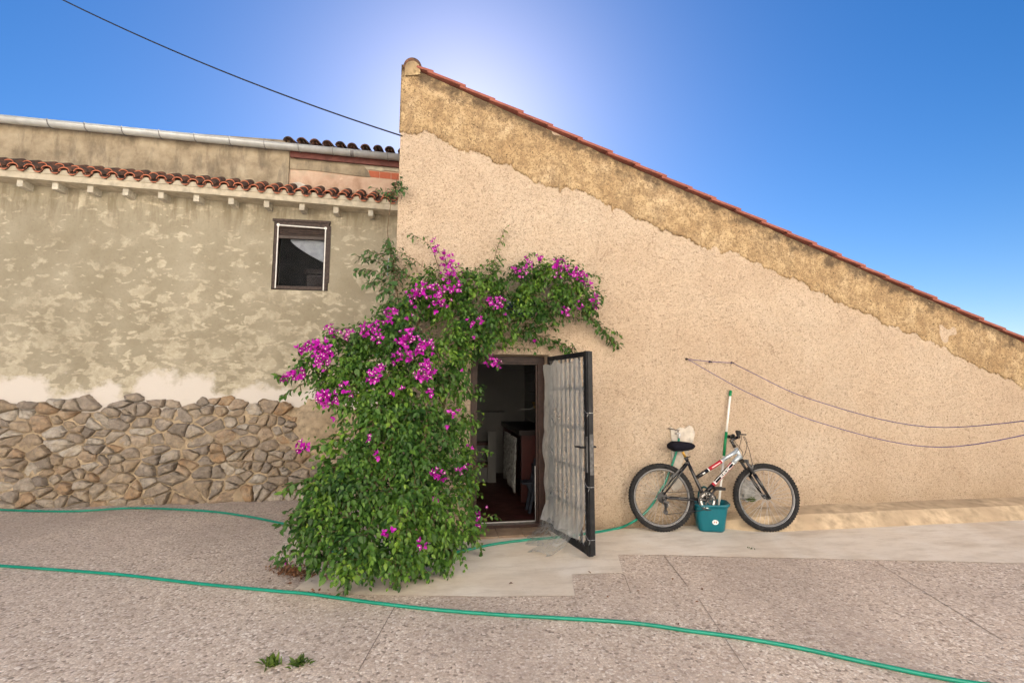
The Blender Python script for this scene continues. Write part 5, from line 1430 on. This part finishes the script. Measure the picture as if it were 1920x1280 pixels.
# drivetrain
q = MB(); cc = bbk-AX*.052
for R0, R1_, w_ in ((.078, .088, 0), (.060, .068, .008), (.042, .050, .015)):
    vs = []; n_ = 44 if R1_ > .08 else 32; fs = []
    for k in range(n_*2):
        a = 2*math.pi*k/(n_*2); r = R1_+(.004 if k % 2 else -.001)
        for (rr_, ww_) in ((R0, -.002), (r, -.002), (r, .002), (R0, .002)): vs.append(cc+AX*(w_+ww_)+Vector((math.cos(a)*rr_, 0, math.sin(a)*rr_)))
    m = n_*2
    for k in range(m):
        k2 = (k+1) % m
        for j in range(4): fs.append((k*4+j, k*4+(j+1) % 4, k2*4+(j+1) % 4, k2*4+j))
    q.add(vs, fs, 0)
for k in range(5):
    a = 2*math.pi*k/5+.4; q.bar(cc, cc+Vector((math.cos(a)*.078, 0, math.sin(a)*.078)), .004, .016, up=(math.cos(a+1.57), 0, math.sin(a+1.57)))
q.torus(cc-AX*.006, AX, .091, .004, 44, 6); chr_ = bb_(q, 'chainring', M['bikeblack'])
q = MB()
for k in range(5):
    a0 = 2*math.pi*k/5+.62
    pts = [cc-AX*.0045+Vector((math.cos(a0+.17*j)*.066, 0, math.sin(a0+.17*j)*.066)) for j in range(5)]
    for j in range(4): q.bar(pts[j], pts[j+1], .004, .015, up=((pts[j]+pts[j+1])/2-cc))
    a = 2*math.pi*k/5+.4; q.lathe(cc-AX*.010+Vector((math.cos(a)*.07, 0, math.sin(a)*.07)), AX, [(0, .005), (.004, .006)], 8)
bb_(q, 'chainring_plate', M['alloy'], chr_)
for (pt, side) in (((1062, 722), -1), ((838, 980), 1)):
    e_ = bl(*pt, .062*side); b0 = bbk+AX*(.058*side); q = MB(); q.tube([b0, b0.lerp(e_, .5), e_], [.014, .0105, .012], 8); q.lathe(b0-AX*.012, AX, [(0, .012), (.024, .012)], 10); ck = bb_(q, 'crank', M['darkalloy'])
    q = MB(); pc_ = e_+AX*(.062*side); q.box(tuple(pc_+Vector((-.046, -.04, -.010))), tuple(pc_+Vector((.046, .04, .010)))); q.tube([e_, pc_], .007, 8)
    for y in (-.043, .043): q.box(tuple(pc_+Vector((-.05, y-.003, -.013))), tuple(pc_+Vector((.05, y+.003, .013))))
    pd = bb_(q, 'pedal', M['grip'], ck)
cw = -.052; q = MB(); rc = rear+AX*cw
for k, (r, y) in enumerate(((.052, .012), (.045, .007), (.038, .002), (.031, -.003), (.026, -.008))):
    n_ = 40; q.lathe(rc+AX*(y+.01), AX, [(0, r), (.0025, r)], n_)
bb_(q, 'cassette', M['darkalloy'])
dj = bl(512, 890, cw-.015); lj = bl(512, 985, cw-.015)
q = MB(); q.tube([rear+AX*(cw-.02), dj], .012, 8); q.bar(rear+AX*(cw-.012)+Vector((0, 0, -.02)), dj, .012, .024); q.bar(dj+Vector((.0, 0, -.005)), lj, .008, .022, up=(1, 0, 0)); q.ico(dj, .022, sub=2, scale=(1.1, .7, .9)); bb_(q, 'rear_derailleur', M['grip'])
q = MB()
for c_ in (dj+Vector((.004, 0, -.02)), lj): q.lathe(c_-AX*.004, AX, [(0, .024), (.008, .024)], 14); 
q.lathe(rear+AX*(cw-.03), AX, [(0, .011), (.03, .013)], 10); q.bar(bl(490, 868, cw-.03), bl(550, 885, cw-.03), .008, .02); bb_(q, 'jockey_wheel', M['darkalloy'])
def dotted(pts): q.tube(pts, .0035, 5)
q = MB(); dotted([rear+AX*(cw+.01)+Vector((0, 0, .052)), cc+Vector((0, .01, .090))]); dotted([lj+Vector((0, 0, -.024)), cc+Vector((-.02, .01, -.089))]); dotted([lj+Vector((-.012, 0, .02)), dj+Vector((.02, 0, -.02))])
dotted([dj+Vector((-.02, .005, -.01)), rear+AX*(cw+.01)+Vector((-.04, 0, -.035))])
q.tube([cc+Vector((math.cos(a)*.091, .01, math.sin(a)*.091)) for a in [math.pi/2-math.pi*k/12 for k in range(14)]], .004, 5); bb_(q, 'chain', M['darkalloy'])
q = MB(); bp_ = bl(612, 575)
for s_ in (-1, 1):
    o_ = AX*(.03*s_); q.bar(bl(575, 605)+o_, bl(650, 520)+o_*1.1, .012, .016); q.bar(bl(590, 570)+o_*.8, bl(640, 575)+o_*.8, .01, .012)
q.tube([bl(650, 520)-AX*.04, bl(650, 520)+AX*.04], .003, 5); bb_(q, 'rear_brake', M['darkalloy'])
q = MB(); fb = bl(1420, 520)
for s_ in (-1, 1): q.bar(fb+AX*(.035*s_)+Vector((0, 0, -.05)), fb+AX*(.03*s_)+Vector((.03, 0, .05)), .012, .018)
bb_(q, 'front_brake', M['bikeblack'])

# ------------------------------------------------------------------ bucket, mop
bc = on_y(1331, 968, -.165); bc.z = .004
bk = thing('mop_bucket', 'teal plastic mop bucket standing on the concrete behind the bicycle chainring', 'bucket', bc)
bk.rotation_euler = (0, 0, R_(-19)); bk.scale = (.93, .93, .97)
def ringz(hx, hy, r, z, ox=0, sp=0):
    out = []
    for (x, y) in rounded_rect(0, 0, hx, hy, r, 5):
        t = max(0, x/hx)
        out.append((x+ox+sp*t**3*(1-abs(y)/hy)**1, y, z+sp*.30*t))
    return out
q = MB()
outer = [ringz(.105,.082,.05,.004), ringz(.125,.10,.055,.002), ringz(.136,.108,.055,.02), ringz(.150,.120,.056,.13), ringz(.160,.130,.058,.225,.004,.012), ringz(.164,.133,.058,.250,.006,.022), ringz(.173,.142,.06,.252,.006,.03), ringz(.176,.145,.06,.276,.006,.04), ringz(.168,.138,.058,.277,.006,.036)]
inner = [ringz(.158,.128,.056,.24,.004,.015), ringz(.143,.113,.053,.10), ringz(.13,.10,.05,.022), ringz(.09,.07,.04,.020)]
q.rings(outer+inner, 0, True); body = q.build('body', M['teal'], bk, local=False)
q = MB(); hnd = spline([(-.10, .10, .25), (-.085, .105, .36), (-.04, .06, .425), (.0, .02, .39), (.012, .0, .29)], 6); 
q.tube(hnd, .010, 8); q.build('handle', M['tealdark'], bk, local=False)
q = MB(); q.prism([(.03+.032*math.cos(2*math.pi*k/20), -.1215-.0105*0, .105+.024*math.sin(2*math.pi*k/20)) for k in range(20)], (0, .012, 0)); stk = q.build('sticker', M['sticker'], bk, local=False)
q = MB()
for (x, z) in ((.018, .105), (.026, .112), (.038, .103), (.044, .111)): q.box((.0+x-.004, -.1225, z-.009), (x+.003, -.1212, z+.007))
q.build('sticker_print', M['stickred'], stk, local=False)
mp_b = bc+Vector((.035, .03, .03)); mt = on_y(1370, 732, -.025)
pb_ = on_y(1348, 942, -.13)
mp = thing('mop', 'white and green mop pole standing in the teal bucket and leaning on the wall', 'mop', (pb_.x, pb_.y, .03))
def mpt(py): 
    f = (942-py)/(942-732); return pb_.lerp(mt, f)
low_ = pb_+(pb_-mt)*.13
q = MB(); q.tube([low_, mpt(855)], .0115, 10); q.tube([mpt(812), mpt(742)], .0115, 10); q.build('pole', M['polewhite'], mp)
q = MB(); q.tube([mpt(857), mpt(812)], .0145, 10); q.build('pole_sleeve', M['polegreen'], mp)
q = MB(); q.tube([mpt(743), mpt(741), mpt(732)], [.0125, .015, .014], 10); q.build('pole_cap', M['polegreen'], mp)
q = MB()
for k in range(26):
    a = 2*math.pi*k/26; d_ = Vector((math.cos(a), math.sin(a)*.7, 0)); q.tube(spline([low_+d_*.01, low_+d_*.05+Vector((0, 0, .01)), low_+d_*.075+Vector((0, 0, -.03))], 3), .006, 5)
q.build('mop_head', M['mophead'], mp)

# ------------------------------------------------------------------ tap and hoses
tpc = on_y(1268, 812, -.02); tap = thing('garden_tap', 'small weathered outdoor tap on a grey cement patch above the saddle, feeding the green hose', 'tap', tpc)
q = MB(); q.tube([tpc+Vector((0, .02, 0)), tpc+Vector((0, -.05, 0))], .014, 10); e_ = on_y(1273, 818, -.075); q.tube(spline([tpc+Vector((0, -.04, 0)), tpc+Vector((.01, -.055, -.004)), e_], 5), .012, 10); q.lathe(e_+Vector((0,0,.006)), (0, 0, -1), [(0, .013), (.008, .016), (.022, .016), (.024, .012)], 12); q.build('body', M['alloy'], tap)
q = MB(); q.tube([tpc+Vector((0, -.04, .005)), tpc+Vector((0, -.04, .035))], .006, 8); q.bar(tpc+Vector((-.03, -.04, .036)), tpc+Vector((.015, -.04, .033)), .012, .008); q.tube(spline([on_y(1252, 802.5, -.02), on_y(1259, 804, -.03), on_y(1266, 805, -.04)], 4), .005, 6); q.build('handle', M['hook'], tap)
HR = .0115
def hose(name, pts, label, r=HR):
    q = MB(); q.tube(spline(pts, 8), r, 10); o = q.build(name, M['hose']); tag(o, label, 'hose'); return o
def gp(px, py): p = on_z(px, py, HR+.004); return p
up_ = [(1273,822,-.075),(1271,836,-.06),(1268,848,-.05),(1261,869,-.045),(1254,886,-.045),(1246,907,-.045),(1237,921,-.05),(1229,936,-.055),(1217,953,-.065),(1205,965,-.08),(1186,978,-.10)]
pts = [on_y(*p) for p in up_]+[gp(1160,989.5), gp(1118,997), gp(1075,1003), gp(1035,1007.5), gp(1000,1010.5), gp(960,1014.5), gp(920,1020.5), gp(880,1029), gp(840,1037), gp(780,1042), gp(700,1042), gp(640,1036), gp(604,1024), gp(590,1013), gp(570,998), gp(545,985), gp(510,976.5), gp(455,966), gp(380,957), gp(250,952), gp(120,958), gp(-80,952), gp(-500,935)]
for i in range(len(up_), len(pts)): pts[i].z = HR+.004
hose('garden_hose', pts, 'green hose running from the wall tap along the house and past the doorway')
f_ = [(-900,965),(-450,1012),(-120,1050),(60,1064),(220,1076),(360,1092),(510,1106.5),(575,1112),(640,1121),(720,1131.5),(800,1140.5),(880,1147.5),(960,1153),(1050,1158),(1150,1164),(1220,1171),(1290,1181.5),(1350,1189),(1410,1198),(1500,1214),(1620,1240),(1800,1276),(1980,1300),(2300,1370)]
pts = [on_z(a, b, HR+.001) for a, b in f_]
hose('garden_hose', pts, 'green hose lying right across the paving in the foreground', .0112)
# green twine round the hose below the saddle
# ------------------------------------------------------------------ washing line, overhead cable, bag
h0 = on_y(1289, 673, -.03); h1 = on_y(1333, 678, -.035); h2 = on_y(1374, 680, -.03)
ln_ = thing('washing_line', 'thin purple washing line strung from small hooks on the peach wall above the bicycle', 'washing line', h0)
out1 = at_depth(1500, 737, 4.2); out2 = at_depth(1640, 880, 3.0)
far1 = on_z(1900, 700, 1.9)
PT = at_depth(2060, 770, 3.0)
q = MB(); q.tube([h0, h1, h2], .0035, 6); q.tube(spline([h2, at_depth(1410, 698.5, 4.98), at_depth(1520, 748, 4.6), at_depth(1740, 800, 3.9), PT], 8), .0035, 6); q.tube(spline([h0, at_depth(1350, 708, 4.95), at_depth(1410, 739.5, 4.72), at_depth(1540, 793, 4.3), at_depth(1760, 838, 3.7), PT+Vector((0,0,-.04))], 8), .0035, 6); q.build('cord', M['purple'], ln_); q = MB(); q.box((PT.x-.03, PT.y-.03, 0), (PT.x+.03, PT.y+.03, PT.z+.08)); q.build('post', M['darkwood'], ln_)
for h in (h0, h1, h2):
    q = MB(); q.tube([h+Vector((0, .04, .002)), h+Vector((0, -.005, .002)), h+Vector((0, -.012, -.008))], .006, 6); q.lathe(h+Vector((0, .025, .002)), (0, -1, 0), [(0, .014), (.006, .012)], 8); q.build('hook', M['hook'], ln_)
ca = on_y(749, 255, -.005)
q = MB(); far_ = at_depth(380, 92, 5.4); 
pts = []
for k in range(21):
    f = k/20; a_ = ca+Vector((.03, .0, 0)); p = a_.lerp(far_, f*2.6); p.z -= .7*f*(1-f); pts.append(p)
q.tube(pts, .0075, 6); cbl = q.build('overhead_cable', M['cable']); tag(cbl, 'black overhead cable sagging across the sky to the gable corner', 'cable')
bgp = on_y(1398, 918, -.10)
bag = MB()
for (dx, dz, s_, sd_) in ((0, 0, (.95, .6, 1.1), 1), (.09, -.02, (.8, .6, .85), 2)):
    bag.ico(bgp+Vector((dx, 0, dz)), .105, 0, 4, .38, s_, sd_, freq=2.2)
bo = bag.build('plastic_bag', M['plastic']); tag(bo, 'crumpled clear plastic bag lying on the cement ledge behind the front wheel', 'plastic bag')
at = bo.data.attributes.new('milk', 'FLOAT', 'POINT'); at.data.foreach_set('value', [.02+.25*abs(mnoise.noise(v.co*22)) for v in bo.data.vertices])
